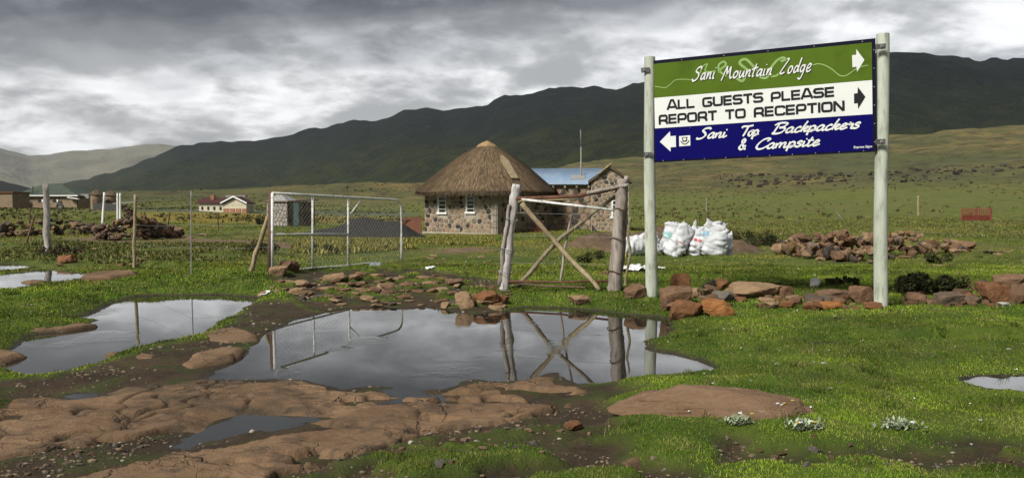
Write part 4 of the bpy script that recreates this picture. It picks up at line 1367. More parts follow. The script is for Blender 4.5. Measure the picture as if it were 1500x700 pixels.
tag(net.build('wire_netting', M['wire'], gate), kind='stuff')
gpst = gd(394, 13.0)
ps = empty('gate_post', gpst, 'dark brown iron post carrying the white pipe gate, with slanting prop', 'post')
MB().tube([gpst - Vector((0, 0, .1)), at(397, 281, 13.0)], .045, 10).build('post', M['wood_brown'], ps, smooth=True)
pole(None, [at(366, 402, 13.1), at(392, 318, 13.02)], .04, .035, 8, 4).build('prop', M['wood_tan'], ps, smooth=True)

# ------------------------------------------------------------------ wooden gate
M['wood_weathered'] = speckle('weathered_tan_wood', (0.17, 0.135, 0.085), (0.28, 0.235, 0.165), 8, 0.9, 0.7, 0.015, (0.09, 0.065, 0.04), (1, 1, 0.2))
wl_, wr_ = gp(738, 422), gp(899, 430)
wl_.y = 11.0; wl_ = gd(738, 11.0); wr_ = gd(899, 10.5)
wg = empty('wooden_gate', (wl_ + wr_) / 2, 'rickety gate frame of weathered poles with crossed braces', 'gate')
pole(None, [wl_ - Vector((0, 0, .1)), at(745, 345, 11.0), at(757, 270, 11.0)], .082, .058, 10, 31, .02, .14).build('post', M['wood_white'], wg, smooth=True)
pole(None, [at(731, 418, 10.96), at(741, 340, 10.93), at(746, 300, 10.93)], .032, .022, 7, 32, .03).build('pole', M['wood_grey'], wg, smooth=True)
pole(None, [wr_ - Vector((0, 0, .1)), at(905, 345, 10.5), at(912, 262, 10.5)], .088, .072, 10, 33, .02, .14).build('post', M['wood_grey'], wg, smooth=True)
pole(None, [at(908, 425, 10.62), at(914, 340, 10.6), at(918, 258, 10.6)], .038, .03, 7, 34, .03).build('pole', M['wood_grey'], wg, smooth=True)
MB().tube([at(756, 291, 10.92), at(840, 288, 10.7), at(880, 281, 10.6), at(917, 272, 10.45)], .024, 8).build('top_rail', M['rust'], wg, smooth=True)
pole(None, [at(860, 283, 10.57), at(920, 271, 10.41)], .026, .022, 8, 39, .01).build('rail_sleeve', M['wood_grey'], wg, smooth=True)
pole(None, [at(758, 296, 11.0), at(845, 291, 10.8)], .020, .014, 7, 35, .015).build('lath', M['wood_tan'], wg, smooth=True)
MB().tube([at(764, 292, 10.88), at(901, 308, 10.5)], .017, 8).build('white_bar', M['steel_white'], wg, smooth=True)
pole(None, [at(764, 298, 10.86), at(818, 360, 10.8), at(878, 425, 10.55)], .034, .030, 8, 36, .03, .16).build('brace', M['wood_tan'], wg, smooth=True)
pole(None, [at(755, 422, 11.02), at(822, 348, 10.88), at(906, 284, 10.6)], .031, .022, 8, 37, .035, .16).build('brace', M['wood_weathered'], wg, smooth=True)
pole(None, [at(821, 414, 10.9), at(829, 355, 10.9), at(840, 303, 10.9)], .018, .014, 7, 38, .02).build('stick', M['wood_grey'], wg, smooth=True)
MB().tube([at(744, 412, 10.95), at(820, 413, 10.75), at(902, 411, 10.48)], .015, 8).build('bottom_rail', M['rust'], wg, smooth=True)
pole(None, [at(745, 414, 10.97), at(800, 419, 10.8), at(858, 421, 10.66)], .016, .01, 7, 40, .012).build('branch', M['wood_brown'], wg, smooth=True)
for pyw in (312, 345, 385):
    MB().tube([at(748, pyw, 10.95), at(906, pyw + 3, 10.45)], .0018, 4).build('wire', M['wire'], wg)
for (px, pyt, sd) in ((749, 322, 41), (741, 365, 42), (737, 398, 43)):
    c = at(px, pyt, 10.95)
    MB().tube([c + Vector((.08 * math.cos(a), .085 * math.sin(a), .02 * math.sin(2 * a))) for a in np.linspace(0, 6.28, 14)], .005, 5, False).build('wire_tie', M['wire'], wg)
for (px, pyt) in ((909, 307), (905, 350), (901, 398)):
    c = at(px, pyt, 10.5)
    MB().tube([c + Vector((.092 * math.cos(a), .095 * math.sin(a), .02 * math.sin(2 * a))) for a in np.linspace(0, 6.28, 14)], .006, 5, False).build('wire_tie', M['rust'], wg)
sp_ = gp(917, 425)
tag(pole(None, [at(916, 424, 10.9) - Vector((0, 0, .05)), at(922, 372, 10.9), at(921, 340, 10.95), at(923, 318, 11.0)], .02, .012, 7, 45, .03).build('stick', M['wood_tan'], None, sp_, True),
    'crooked thin stick standing just right of the wooden gate', 'stick')

# ------------------------------------------------------------------ stone huts
t = NT('wall_stone'); v = t.coord('Object')
rn = t.rand()
b = t.noise(v, 9, 5, 0.65)
sc_c = t.ramp(rn, [(0, (0.035, 0.032, 0.03)), (0.22, (0.07, 0.06, 0.05)), (0.25, (0.20, 0.155, 0.105)), (0.55, (0.28, 0.20, 0.13)), (0.7, (0.17, 0.13, 0.095)), (0.85, (0.28, 0.165, 0.105)), (1, (0.33, 0.27, 0.19))])
col = t.mix(t.math('MULTIPLY', t.step(b, 0.4, 0.7), 0.5), sc_c, t.mix(1.0, sc_c, (0.5, 0.5, 0.5), 'MULTIPLY'))
t.bump(b, 0.5, 0.03)
M['wallstone'] = t.done(col, 0.92, 0, 0.2)
M['mortar'] = speckle('pale_mortar', (0.27, 0.235, 0.175), (0.37, 0.33, 0.26), 2.5, 0.95, 0.4, 0.02)
M['mortar_dark'] = speckle('brown_mortar', (0.13, 0.105, 0.075), (0.19, 0.16, 0.115), 2.5, 0.95, 0.4, 0.02)
M['plaster'] = speckle('grey_quoin', (0.20, 0.175, 0.135), (0.27, 0.24, 0.19), 3, 0.95, 0.4, 0.02)
M['glass'] = flatmat('dark_window_glass', (0.02, 0.022, 0.025), 0.08, 0.1, 0.5)
M['mud_wall'] = speckle('mud_plaster_wall', (0.20, 0.145, 0.095), (0.26, 0.20, 0.135), 0.7, 0.95, 0.3, 0.04, (0.15, 0.11, 0.075))


def clip_half(poly, p, n):
    out = []
    for i in range(len(poly)):
        a, b_ = poly[i], poly[(i + 1) % len(poly)]
        da, db = (a - p).dot(n), (b_ - p).dot(n)
        if da <= 0: out.append(a)
        if (da < 0 < db) or (db < 0 < da):
            out.append(a.lerp(b_, da / (da - db)))
    return out


def stone_face(parent, O, eu, W, H, size, seed, holes=(), gable=None, margin=0.05, mat='wallstone', proud=0.035, shrink=0.80, drop=0.0, name='stone'):
    """irregular stones set proud of a wall face; O lower left, eu along, z up"""
    rr = random.Random(seed)
    en = Vector((eu.y, -eu.x, 0)).normalized()
    if en.y > 0 and abs(eu.x) > .3: en = -en
    ez = Vector((0, 0, 1))
    cols, rows = max(1, int(W / size)), max(1, int(H / (size * .85)))
    pts = []
    for j in range(rows):
        for i_ in range(cols):
            pts.append(Vector(((i_ + .5 + (j % 2) * .5 - .25 + rr.uniform(-.36, .36)) * W / cols, (j + .5 + rr.uniform(-.36, .36)) * H / rows)))
    for a, p in enumerate(pts):
        poly = [Vector((0, 0)), Vector((W, 0)), Vector((W, H)), Vector((0, H))]
        if gable:
            poly = [Vector(q_) for q_ in gable]
        for b_, q_ in enumerate(pts):
            if a != b_ and (q_ - p).length < size * 3:
                poly = clip_half(poly, (p + q_) / 2, (q_ - p))
                if len(poly) < 3: break
        if len(poly) < 3: continue
        c = sum(poly, Vector((0, 0))) / len(poly)
        if any(h[0] - .03 < c.x < h[1] + .03 and h[2] - .03 < c.y < h[3] + .03 for h in holes): continue
        if rr.random() < drop: continue
        rad = max((q_ - c).length for q_ in poly)
        if rad < 0.05: continue
        k = shrink * rr.uniform(.88, 1.04)
        ring = []
        m_ = len(poly)
        for q_i in range(m_):            # corners cut so that the stones look rounded
            A_, B_ = poly[q_i], poly[(q_i + 1) % m_]
            ring += [A_.lerp(B_, .22), A_.lerp(B_, .78)]
        ring = [c + (q_ - c) * k for q_ in ring]
        if any(any(h[0] < q_.x < h[1] and h[2] < q_.y < h[3] for q_ in ring) for h in holes): continue
        n_ = len(ring)
        pr_ = proud * rr.uniform(.6, 1.3)
        w3 = lambda q_, d: O + eu * q_.x + ez * q_.y + en * d
        V_ = [w3(q_, -.01) for q_ in ring] + [w3(q_, pr_ * .7) for q_ in ring] + [w3(c + (q_ - c) * .75, pr_) for q_ in ring]
        F_ = [(i_, (i_ + 1) % n_, n_ + (i_ + 1) % n_, n_ + i_) for i_ in range(n_)] + [(n_ + i_, n_ + (i_ + 1) % n_, 2 * n_ + (i_ + 1) % n_, 2 * n_ + i_) for i_ in range(n_)]
        F_.append(tuple(range(2 * n_, 3 * n_)))
        mb = MB().add(V_, F_)
        o = mb.build(name, M[mat], parent)
    return en


def window(parent, O, eu, en, x0, x1, z0, z1, bars=5):
    """a pane sunk behind a white frame with a broad left stile, sill and cross bars"""
    ez = Vector((0, 0, 1))
    W3 = lambda x, z, d: O + eu * x + ez * z + en * d
    pane = MB().prism([W3(x0, z0, -.005), W3(x1, z0, -.005), W3(x1, z1, -.005), W3(x0, z1, -.005)], en * .02).build('window', M['glass'], parent)
    rotm = Matrix((eu, en, ez)).transposed()
    f = lambda xa, xb, za, zb, nm, d=.04: MB().box(W3((xa + xb) / 2, (za + zb) / 2, d), (xb - xa, .05, zb - za), rotm).build(nm, M['white_paint'], pane)
    f(x0 - .04, x0 + .04, z0 + .001, z1, 'stile'); f(x0 - .09, x1 + .08, z0 - .10, z0, 'sill', .06)
    f(x1 - .012, x1 + .012, z0 + .001, z1, 'stile', .035)
    for k in range(bars):
        zz = z0 + (z1 - z0) * (k + .7) / (bars + .2)
        f(x0 + .042, x1 - .014, zz - .017, zz + .017, 'bar')
    return pane


hN = gd(728, 39.5)
hut = empty('thatched_hut', hN, 'stone hut with broad conical thatched roof behind the two gates', 'hut')
vl = Vector((-3.76, 2.6, 0)); vr = Vector((2.6, 3.76, 0))
zb = hN.z - .25
WH = 2.2 + .25
nN = Vector((hN.x, hN.y, zb)); nL = nN + vl; nR = nN + vr; nB = nL + vr
wall = MB().prism([nN, nR, nB, nL], (0, 0, WH)).build('wall', M['mortar'], hut)
el = (nN - nL).normalized(); er = (nR - nN).normalized()
S_ = 4.571
oL = nL + Vector((0, 0, .27)); oR = nN + Vector((0, 0, .27))
wins = [(1.95 - .9, 1.95 - .9 + .42, 1.02, 2.2), (3.1 - .25, 3.1 + .17, 1.08, 2.2)]
wins = [(.95, 1.42, 1.02, 2.12), (2.75, 3.22, 1.06, 2.12)]
enL = Vector((el.y, -el.x, 0)); enL = enL if enL.y < 0 else -enL
enR = Vector((er.y, -er.x, 0)); enR = enR if enR.y < 0 else -enR
stone_face(wall, oL, el, S_ - .34, 2.12, 0.27, 51, [(w[0] - .10, w[1] + .08, w[2] - .12, 2.3) for w in wins], shrink=.84)
stone_face(wall, oR + er * .34, er, S_ - .34, 2.12, 0.30, 52, [(1.9, 2.4, 1.0, 2.3)], mat='wallstone', shrink=.84)
for w in wins:
    window(hut, oL, el, enL, *w)
window(hut, oR, er, enR, 1.95, 2.35, 1.05, 2.1, 4)
# grey blocks at the near corner
for k in range(7):
    zz = .27 + k * .30
    a_ = .30 if k % 2 else .22
    MB().box(nN + el * -.0 - el * (a_ / 2) + Vector((0, 0, zz + .145)) + enL * .012, (a_, .06, .27), Matrix((el, enL, Vector((0, 0, 1)))).transposed()).build('quoin', M['plaster'], wall)
    b2 = .22 if k % 2 else .30
    MB().box(nN + er * (b2 / 2) + Vector((0, 0, zz + .145)) + enR * .010, (b2, .06, .27), Matrix((er, enR, Vector((0, 0, 1)))).transposed()).build('quoin', M['plaster'], wall)
MB().prism([nN + el * .0 + enL * .10 + enR * .10 - Vector((0, 0, -.1)), nL + enL * .10 - el * .1 + Vector((0, 0, .1)), nL + Vector((0, 0, .1)), nN + Vector((0, 0, .1))], (0, 0, .20)).build('plinth', M['mortar'], hut)

M['thatch'] = speckle('brown_thatch', (0.082, 0.060, 0.037), (0.145, 0.106, 0.064), 1.2, 0.95, 0.8, 0.08, (0.06, 0.042, 0.026), (1, 1, .4))
t = NT('thatch_straw')
ct = t.attr('tint', 'Color')
M['straw'] = t.done(ct, 0.85, 0, 0.2)
M['thatch_cap'] = speckle('fresh_straw_cap', (0.27, 0.175, 0.085), (0.34, 0.23, 0.12), 3, 0.95, 0.8, 0.06)
hc = (nN + nB) / 2
z_e = hN.z + 2.10; z_a = at(712, 208, hc.y).z
ang0 = math.atan2(vr.y, vr.x)


def roof_pt(a, s, lift=0.0):
    """a = angle, s = 0 at the peak .. 1 at the eave: rounded-square plan"""
    ca, sa = math.cos(a - ang0), math.sin(a - ang0)
    n_ = 4.2
    rr_ = (abs(ca) ** n_ + abs(sa) ** n_) ** (-1 / n_)
    rr_ = rr_ * s + 1.05 * (1 - s)
    half = S_ / 2 + .82
    r_ = half * rr_ * (s ** 1.04)
    wob_ = .04 * mnoise.noise((math.cos(a) * 3, math.sin(a) * 3, s * 4))
    z = z_a - (z_a - z_e) * (s ** 1.06) + 0.27 * math.sin(s * math.pi) + wob_ + lift
    return Vector((hc.x + r_ * math.cos(a), hc.y + r_ * math.sin(a), z))


NA, NS = 120, 26
V_ = [roof_pt(0, 0)]; F_ = []
for j in range(1, NS + 1):
    for i in range(NA):
        V_.append(roof_pt(2 * math.pi * i / NA, j / NS))
for i in range(NA):   # thick underside of the eave
    V_.append(roof_pt(2 * math.pi * i / NA, .985) - Vector((0, 0, .20)))
for i in range(NA):
    V_.append(roof_pt(2 * math.pi * i / NA, .80) - Vector((0, 0, .14)))
ix = lambda j, i: 1 + (j - 1) * NA + i % NA
for i in range(NA):
    F_.append((0, ix(1, i), ix(1, i + 1)))
    for j in range(1, NS + 2):
        F_.append((ix(j, i), ix(j + 1, i), ix(j + 1, i + 1), ix(j, i + 1)))
roof = MB().add(V_, F_).build('roof', M['thatch'], hut, smooth=True)
# loose straw laid down the slope
rr = np.random.default_rng(5)
nst = 9000
vs_, cs_ = [], []
for k in range(nst):
    a = rr.uniform(0, 6.283); s0 = math.sqrt(rr.uniform(.02, .96)); ln = rr.uniform(.05, .13)
    da = rr.normal(0, .015)
    p0_, p1_ = roof_pt(a, s0, .012), roof_pt(a + da, min(1.03, s0 + ln), rr.uniform(.01, .05))
    tn = Vector((-math.sin(a), math.cos(a), 0)) * rr.uniform(.008, .022)
    vs_ += [p0_ - tn, p0_ + tn, p1_]
    c = np.array((0.145, 0.100, 0.056)) * rr.uniform(.3, 1.7)
    cs_ += [c] * 3
for k in range(2600):   # ragged fringe, straw coloured darker for the eave's shadow
    a = rr.uniform(0, 6.283)
    p0_ = roof_pt(a, .985, rr.uniform(-.12, .01)); p1_ = roof_pt(a + rr.normal(0, .01), 1.02, -rr.uniform(.10, .26))
    tn = Vector((-math.sin(a), math.cos(a), 0)) * .02
    vs_ += [p0_ - tn, p0_ + tn, p1_]
    cs_ += [np.array((0.085, 0.062, 0.038)) * rr.uniform(.4, 1.2)] * 3
va = np.array([tuple(p) for p in vs_]) - np.array(tuple(ORIGIN[hut.name]))
so = np_mesh('straw', va, np.arange(len(va)).reshape(-1, 3), M['straw'], False, None, 'stuff', np.array(cs_))
so.parent = roof
# pale straw cap and a board lying on the thatch
V_ = [roof_pt(0, 0) + Vector((0, 0, .07))]; F_ = []
for j in range(1, 5):
    for i in range(40):
        s_ = j * .045 * (1 + (.35 * mnoise.noise((i * .7, 3, 0)) if j == 4 else 0))
        V_.append(roof_pt(2 * math.pi * i / 40, s_, .06 if j < 4 else .01))
for i in range(40):
    F_.append((0, 1 + i, 1 + (i + 1) % 40))
    for j in range(3):
        F_.append((1 + j * 40 + i, 1 + (j + 1) * 40 + i, 1 + (j + 1) * 40 + (i + 1) % 40, 1 + j * 40 + (i + 1) % 40))
MB().add(V_, F_).build('straw_cap', M['thatch_cap'], roof, smooth=True)
af = -math.pi / 2 + .62
pA, pB = roof_pt(af - .05, .47, .07), roof_pt(af - .10, .86, .10)
sd_ = Vector((-math.sin(af), math.cos(af), 0)) * .23
dn = (pB - pA)
tag(MB().prism([pA - sd_ * .55, pA + sd_ * .3, pA + dn * .22 + sd_, pB + sd_ * .95, pB - sd_ * .9, pA + dn * .15 - sd_], (0, 0, .05)).build('board', M['wood_tan'], None, pA),
    'pale board lying on the slope of the thatched roof', 'board')

# the wing with the blue roof
M['blue_roof'] = speckle('pale_blue_roof_sheet', (0.15, 0.22, 0.32), (0.20, 0.28, 0.37), 1.5, 0.5, 0.1, 0.01, (0.32, 0.38, 0.44), spec=0.4)
wA, wB = gd(797, 43.4), gd(872, 43.0)
wing = empty('stone_wing', wA, 'low stone wing with pale blue metal roof joined to the hut', 'building')
wu = (wB - wA); wu.z = 0; WL = wu.length; wu.normalize()
wn_ = Vector((wu.y, -wu.x, 0)); wn_ = wn_ if wn_.y < 0 else -wn_
z_b = min(wA.z, wB.z) - .3
ze = at(840, 271, 43.1).z
o_ = Vector((wA.x, wA.y, z_b))
back = -wn_ * 3.4
wwall = MB().prism([o_, o_ + wu * WL, o_ + wu * WL + back, o_ + back], (0, 0, ze - z_b - .02)).build('wall', M['mortar_dark'], wing)
stone_face(wwall, o_ + Vector((0, 0, .3)), wu, WL, ze - z_b - .5, .33, 61, [], shrink=.88, mat='wallstone')
for k in range(4):
    c = o_ + wu * (.5 + k * .62) + Vector((0, 0, ze - z_b - .1)) + wn_ * .1
    MB().box(c, (.10, .35, .10), Matrix((wu, wn_, Vector((0, 0, 1)))).transposed()).build('beam_end', M['wood_tan'], wing)
zr_ = at(840, 247, 45.0).z
for side in (1, -1):
    nu_, nv_ = 60, 2
    V_, F_ = [], []
    for i in range(nu_ + 1):
        for j in range(nv_):
            q_ = o_ + wu * (-.9 + (WL + 1.25) * i / nu_)
            if side == 1:
                e_ = q_ + wn_ * .25; e_.z = ze + .03
                r_ = q_ + back * .5; r_.z = zr_
            else:
                e_ = q_ + back * 1.06; e_.z = ze + .03
                r_ = q_ + back * .5; r_.z = zr_
            p = e_.lerp(r_, j)
            p.z += .012 * math.cos(i * math.pi)
            V_.append(p)
    for i in range(nu_):
        F_.append((i * 2, i * 2 + 2, i * 2 + 3, i * 2 + 1))
    o2 = MB().add(V_, F_).build('roof', M['blue_roof'], wing, smooth=True)
    md = o2.modifiers.new('sheet', 'SOLIDIFY'); md.thickness = .01
    if side == 1:
        c = o_ + wu * 1.9 + back * .20; c.z = ze + (zr_ - ze) * .45
        MB().tube([c, c + Vector((0, 0, .62))], .05, 8).build('stove_pipe', M['wire'], o2)
        c2 = o_ + wu * 1.75 + back * .16; c2.z = ze + (zr_ - ze) * .42
        sl_ = Vector((back.x * .5, back.y * .5, zr_ - ze)).normalized()
        up_ = wu.cross(sl_); up_ = up_ if up_.z > 0 else -up_
        MB().box(c2 + up_ * .035, (.75, .5, .02), Matrix((wu, sl_, up_)).transposed()).build('patch', M['wire'], o2)
# gabled front
gA2, gB2 = gd(866, 41.4), gd(921, 41.2)
gab = empty('stone_gable_room', gA2, 'small stone room with pointed gable right of the blue roof', 'building')
gu = (gB2 - gA2); gu.z = 0; GL = gu.length; gu.normalize()
gn = Vector((gu.y, -gu.x, 0)); gn = gn if gn.y < 0 else -gn
gz = gA2.z - .3
ge = at(868, 266, 41.4).z - gz; gpk = at(893, 247, 41.3).z - gz
o3 = Vector((gA2.x, gA2.y, gz)); bk = -gn * 1.95
ez = Vector((0, 0, 1))
gw = MB().prism([o3, o3 + gu * GL, o3 + gu * GL + ez * ge, o3 + gu * GL / 2 + ez * gpk, o3 + ez * ge], bk).build('wall', M['mortar'], gab)
stone_face(gw, o3, gu, GL, gpk, .235, 71, [(1.0, 1.42, 1.0, 2.0)], [(0.02, .25), (GL - .02, .25), (GL - .02, ge), (GL / 2, gpk - .05), (0.02, ge)], shrink=.82)
window(gab, o3, gu, gn, 1.05, 1.38, 1.05, 1.95, 4)
sideu = -bk.normalized()
stone_face(gw, o3 + bk + ez * .27, sideu, 1.95, ge - .35, .27, 72, [], shrink=.84)
for s_ in (0, 1):
    a_ = o3 + gu * (GL * s_) + ez * ge + gu * (.16 * (1 if s_ else -1)) - ez * .10
    pk = o3 + gu * GL / 2 + ez * (gpk + .02)
    thk = ez * .14
    rf = MB().prism([a_ + gn * .14, pk + gn * .14, pk + gn * .14 + thk, a_ + gn * .14 + thk], bk * 1.25).build('roof_slope', M['thatch'], gab)
    if s_ == 0:
        pole(None, [a_.lerp(pk, .45) + gn * .17 + thk * .8, pk + gn * .17 + thk * 1.3 + (pk - a_) * .06], .05, .045, 7, 3, .0).build('verge_pole', M['wood_tan'], gab)
# mast, plank screen, red box
mast = gd(851, 46.5)
tag(MB().tube([mast, at(851, 215, 46.5)], .03, 8).tube([at(851, 215, 46.5), at(850.5, 190, 46.5)], .018, 8).build('mast', M['wire'], None, mast, True), 'thin white mast rising behind the blue roof', 'mast')
M['rust_red'] = speckle('rusty_red_sheet', (0.13, 0.05, 0.03), (0.19, 0.085, 0.05), 3, 0.85, 0.3, 0.02, None, (1, 1, .3))
pa_, pb_ = gd(591, 43.5), gd(617, 43.0)
scr = empty('plank_screen', pa_, 'rust brown screen of upright planks at the left side of the hut', 'screen')
for k in range(7):
    c = pa_.lerp(pb_, (k + .5) / 7)
    MB().box((c.x, c.y, c.z + .40 + .02 * (k % 3)), ((pb_ - pa_).length / 7 * .93, .03, .90)).build('plank', M['rust_red'], scr)
MB().box(((pa_.x + pb_.x) / 2, pa_.y - .22, pa_.z + .78), ((pb_ - pa_).length + .1, .05, .06)).build('rail', M['wood_brown'], scr)
c = gd(790, 41.0)
rb = empty('red_box', c, 'small dark red box standing against the hut wall', 'box')
M['dark_red'] = speckle('dark_red_paint', (0.12, 0.025, 0.018), (0.16, 0.04, 0.028), 4, 0.7, 0.2, .01)
MB().box((c.x, c.y, c.z + .24), (.40, .35, .52)).build('body', M['dark_red'], rb)
MB().box((c.x, c.y, c.z + .52), (.44, .39, .04)).build('lid', M['wood_brown'], rb)

# gravel mound
mo = gd(520, 37.5)
t = NT('dark_gravel'); v = t.coord('Object')
a = t.noise(v, 14, 6, 0.7); bb = t.noise(v, 60, 4, 0.7)
col = t.mix(t.step(a, .4, .65), (0.028, 0.027, 0.025), (0.055, 0.052, 0.047))
t.bump(t.math('ADD', a, bb), 1.0, .05)
M['gravel'] = t.done(col, .95, 0, .2)
ax = np.linspace(-4.2, 4.2, 150); ay = np.linspace(-1.9, 1.9, 80)
gx, gy = np.meshgrid(ax, ay); gx = gx.ravel(); gy = gy.ravel()
hm = (np.exp(-((gx - 0.35) / 1.15) ** 2) * .90 + np.exp(-((gx - 2.0) / .85) ** 2) * .62 + np.exp(-((gx + 1.6) / 1.0) ** 2) * .28)
hm = hm * np.clip(1 - (gy / 1.8) ** 2, 0, 1) ** 1.1 + .05 * (fbm(gx * 3, gy * 3, 4, 9) - .5) + .025 * (fbm(gx * 16, gy * 16, 3, 19) - .5) - .06
zz = ghv(gx + mo.x, gy + mo.y) + hm
ii = np.arange(150 * 80).reshape(80, 150)
q = np.stack([ii[:-1, :-1], ii[:-1, 1:], ii[1:, 1:], ii[1:, :-1]], -1).reshape(-1, 4)
tag(np_mesh('gravel_mound', np.stack([gx + mo.x, gy + mo.y, zz], 1), q, M['gravel'], True), 'dark grey mound of gravel behind the white pipe gate', 'gravel mound')

# ------------------------------------------------------------------ stone shed behind the pipe gate
M['shed_white'] = speckle('pale_limed_stone', (0.22, 0.20, 0.18), (0.36, 0.34, 0.30), 2, 0.95, 0.3, 0.02)
M['door_blue'] = speckle('pale_blue_door', (0.30, 0.45, 0.50), (0.45, 0.58, 0.62), 2, 0.7, 0.1, 0.01, (0.1, 0.3, 0.26))
sA, sB, sC = gd(391, 54), gd(421, 53), gd(461, 55.5)
shed = empty('stone_shed', sB, 'small stone shed with pale blue door seen through the pipe gate', 'shed')
zb_ = sB.z - .2; zt = at(421, 296, 53).z
P_ = [Vector((q_.x, q_.y, zb_)) for q_ in (sA, sB, sC)]
bk4 = P_[0] + (P_[2] - P_[1])
sw = MB().prism([P_[0], P_[1], P_[2], bk4], (0, 0, zt - zb_)).build('wall', M['mortar_dark'], shed)
e1 = (P_[1] - P_[0]); l1 = e1.length; e1.normalize(); e2 = (P_[2] - P_[1]); l2 = e2.length; e2.normalize()
stone_face(sw, P_[0] + ez * .2, e1, l1, zt - zb_ - .22, .30, 81, [], mat='shed_white', shrink=.88)
stone_face(sw, P_[1] + ez * .2, e2, l2, zt - zb_ - .22, .36, 82, [(.45, 1.1, 0, 1.6)], mat='rock_dark', shrink=.9)
en2 = Vector((e2.y, -e2.x, 0)); en2 = en2 if en2.y < 0 else -en2
rt2 = Matrix((e2, en2, ez)).transposed()
dr_ = MB().box(P_[1] + e2 * .78 + ez * .97 + en2 * .05, (.52, .06, 1.5), rt2).build('door', M['door_blue'], shed)
MB().box(P_[1] + e2 * .98 + ez * .95 + en2 * .10, (.05, .03, .12), rt2).build('handle', M['dark_metal'], dr_)
MB().prism([P_[0] + ez * (zt - zb_ + .002) - e1 * .25 - e2 * .15, P_[1] + ez * (zt - zb_ + .002) + e1 * .2 - e2 * .15, P_[2] + ez * (zt - zb_ + .10) + e2 * .2 + e1 * .2, bk4 + ez * (zt - zb_ + .1) + e2 * .2 - e1 * .25], (0, 0, .07)).build('roof', M['wood_brown'], shed)
MB().prism([P_[0] + ez * (zt - zb_ + .075), P_[1] + ez * (zt - zb_ + .075), P_[1] + e2 * .9 + ez * (zt - zb_ + .09), P_[0].lerp(P_[1], .5) + e2 * .3 + ez * (zt - zb_ + .62)], (0, .3, .02)).build('roof_sheet', M['wire'], shed)

# ------------------------------------------------------------------ far houses
M['red_roof'] = speckle('dark_red_roof', (0.050, 0.016, 0.015), (0.075, 0.024, 0.021), 2, .7, .1, .02)
M['cream'] = speckle('cream_wall', (0.42, 0.38, 0.27), (0.50, 0.45, 0.33), 1, .9, .1, .02)
M['brick_red'] = speckle('brick_apron', (0.25, 0.11, 0.06), (0.32, 0.16, 0.09), 3, .9, .1, .02)
hd = 104
h1 = gd(292, hd + 3); h2 = gd(329, hd); h3 = gd(361, hd - 1.2)
house = empty('red_roofed_house', h2, 'cream house with dark red roof far off below the grassy bank', 'house')
zb3 = min(h1.z, h2.z, h3.z) - .2
ev = at(330, 298, hd).z; pk3 = at(346, 289.5, hd).z
q1, q2, q3 = (Vector((q_.x, q_.y, zb3)) for q_ in (h1, h2, h3))
dpt = Vector((-.5, 4.6, 0))
w3_ = MB().prism([q2, q3, q3 + ez * (ev - zb3), q2.lerp(q3, .5) + ez * (pk3 - zb3), q2 + ez * (ev - zb3)], dpt).build('wall', M['cream'], house)
w4_ = MB().prism([q1, q2, q2 + dpt, q1 + dpt], ez * (ev - zb3 - .02)).build('wall', M['cream'], house)
ef = (q3 - q2); efl = ef.length; ef.normalize(); nf = Vector((ef.y, -ef.x, 0)); nf = nf if nf.y < 0 else -nf
rtf = Matrix((ef, nf, ez)).transposed()
for k in range(4):
    MB().box(q2 + ef * (efl * (.08 + .28 * k)) + ez * .45 + nf * .05, (efl * .22, .08, .62), rtf).build('shutter', M['brick_red'], w3_)
for s_ in (0, 1):
    a_ = (q2 if s_ == 0 else q3) + ez * (ev - zb3 - .05) + ef * (.35 if s_ else -.35)
    pk_ = q2.lerp(q3, .5) + ez * (pk3 - zb3 + .05)
    MB().prism([a_ + nf * .3, pk_ + nf * .3, pk_ + nf * .3 + ez * .12, a_ + nf * .3 + ez * .12], dpt * 1.08).build('roof', M['red_roof'], house)
    MB().prism([a_ + nf * .31 + ez * .0, pk_ + nf * .31, pk_ + nf * .31 + ez * .17, a_ + nf * .31 + ez * .17], nf * .06).build('barge_board', M['white_paint'], house)
eg = (q2 - q1); egl = eg.length; eg.normalize(); ng = Vector((eg.y, -eg.x, 0)); ng = ng if ng.y < 0 else -ng
MB().prism([q1 + ez * (ev - zb3) + ng * .35 - eg * .3, q2 + ez * (ev - zb3) + ng * .35, q2 + dpt * .5 + ez * (pk3 - zb3 - .1), q1 + dpt * .5 + ez * (pk3 - zb3 - .1) - eg * .1], ez * .1).build('roof', M['red_roof'], house)
rtg = Matrix((eg, ng, ez)).transposed()
for k in range(4):
    MB().box(q1 + eg * (egl * (.14 + .24 * k)) + ez * .78 + ng * .03, (.38, .08, .42), rtg).build('window', M['glass'], w4_)
MB().box(q1.lerp(q2, .45) + dpt * .3 + ez * (pk3 - zb3), (.45, .45, .7)).build('chimney', M['brick_red'], house)
for k, xx in enumerate((337, 357)):
    tnk = at(xx, 290, hd + 6)
    MB().tube([tnk - ez * 2.4, tnk + ez * .3], .05, 6).build('tank_leg', M['wire'], house)
MB().box(at(347, 287.5, hd + 6), (2.6, 1.2, .25)).build('solar_frame', M['wire'], house)

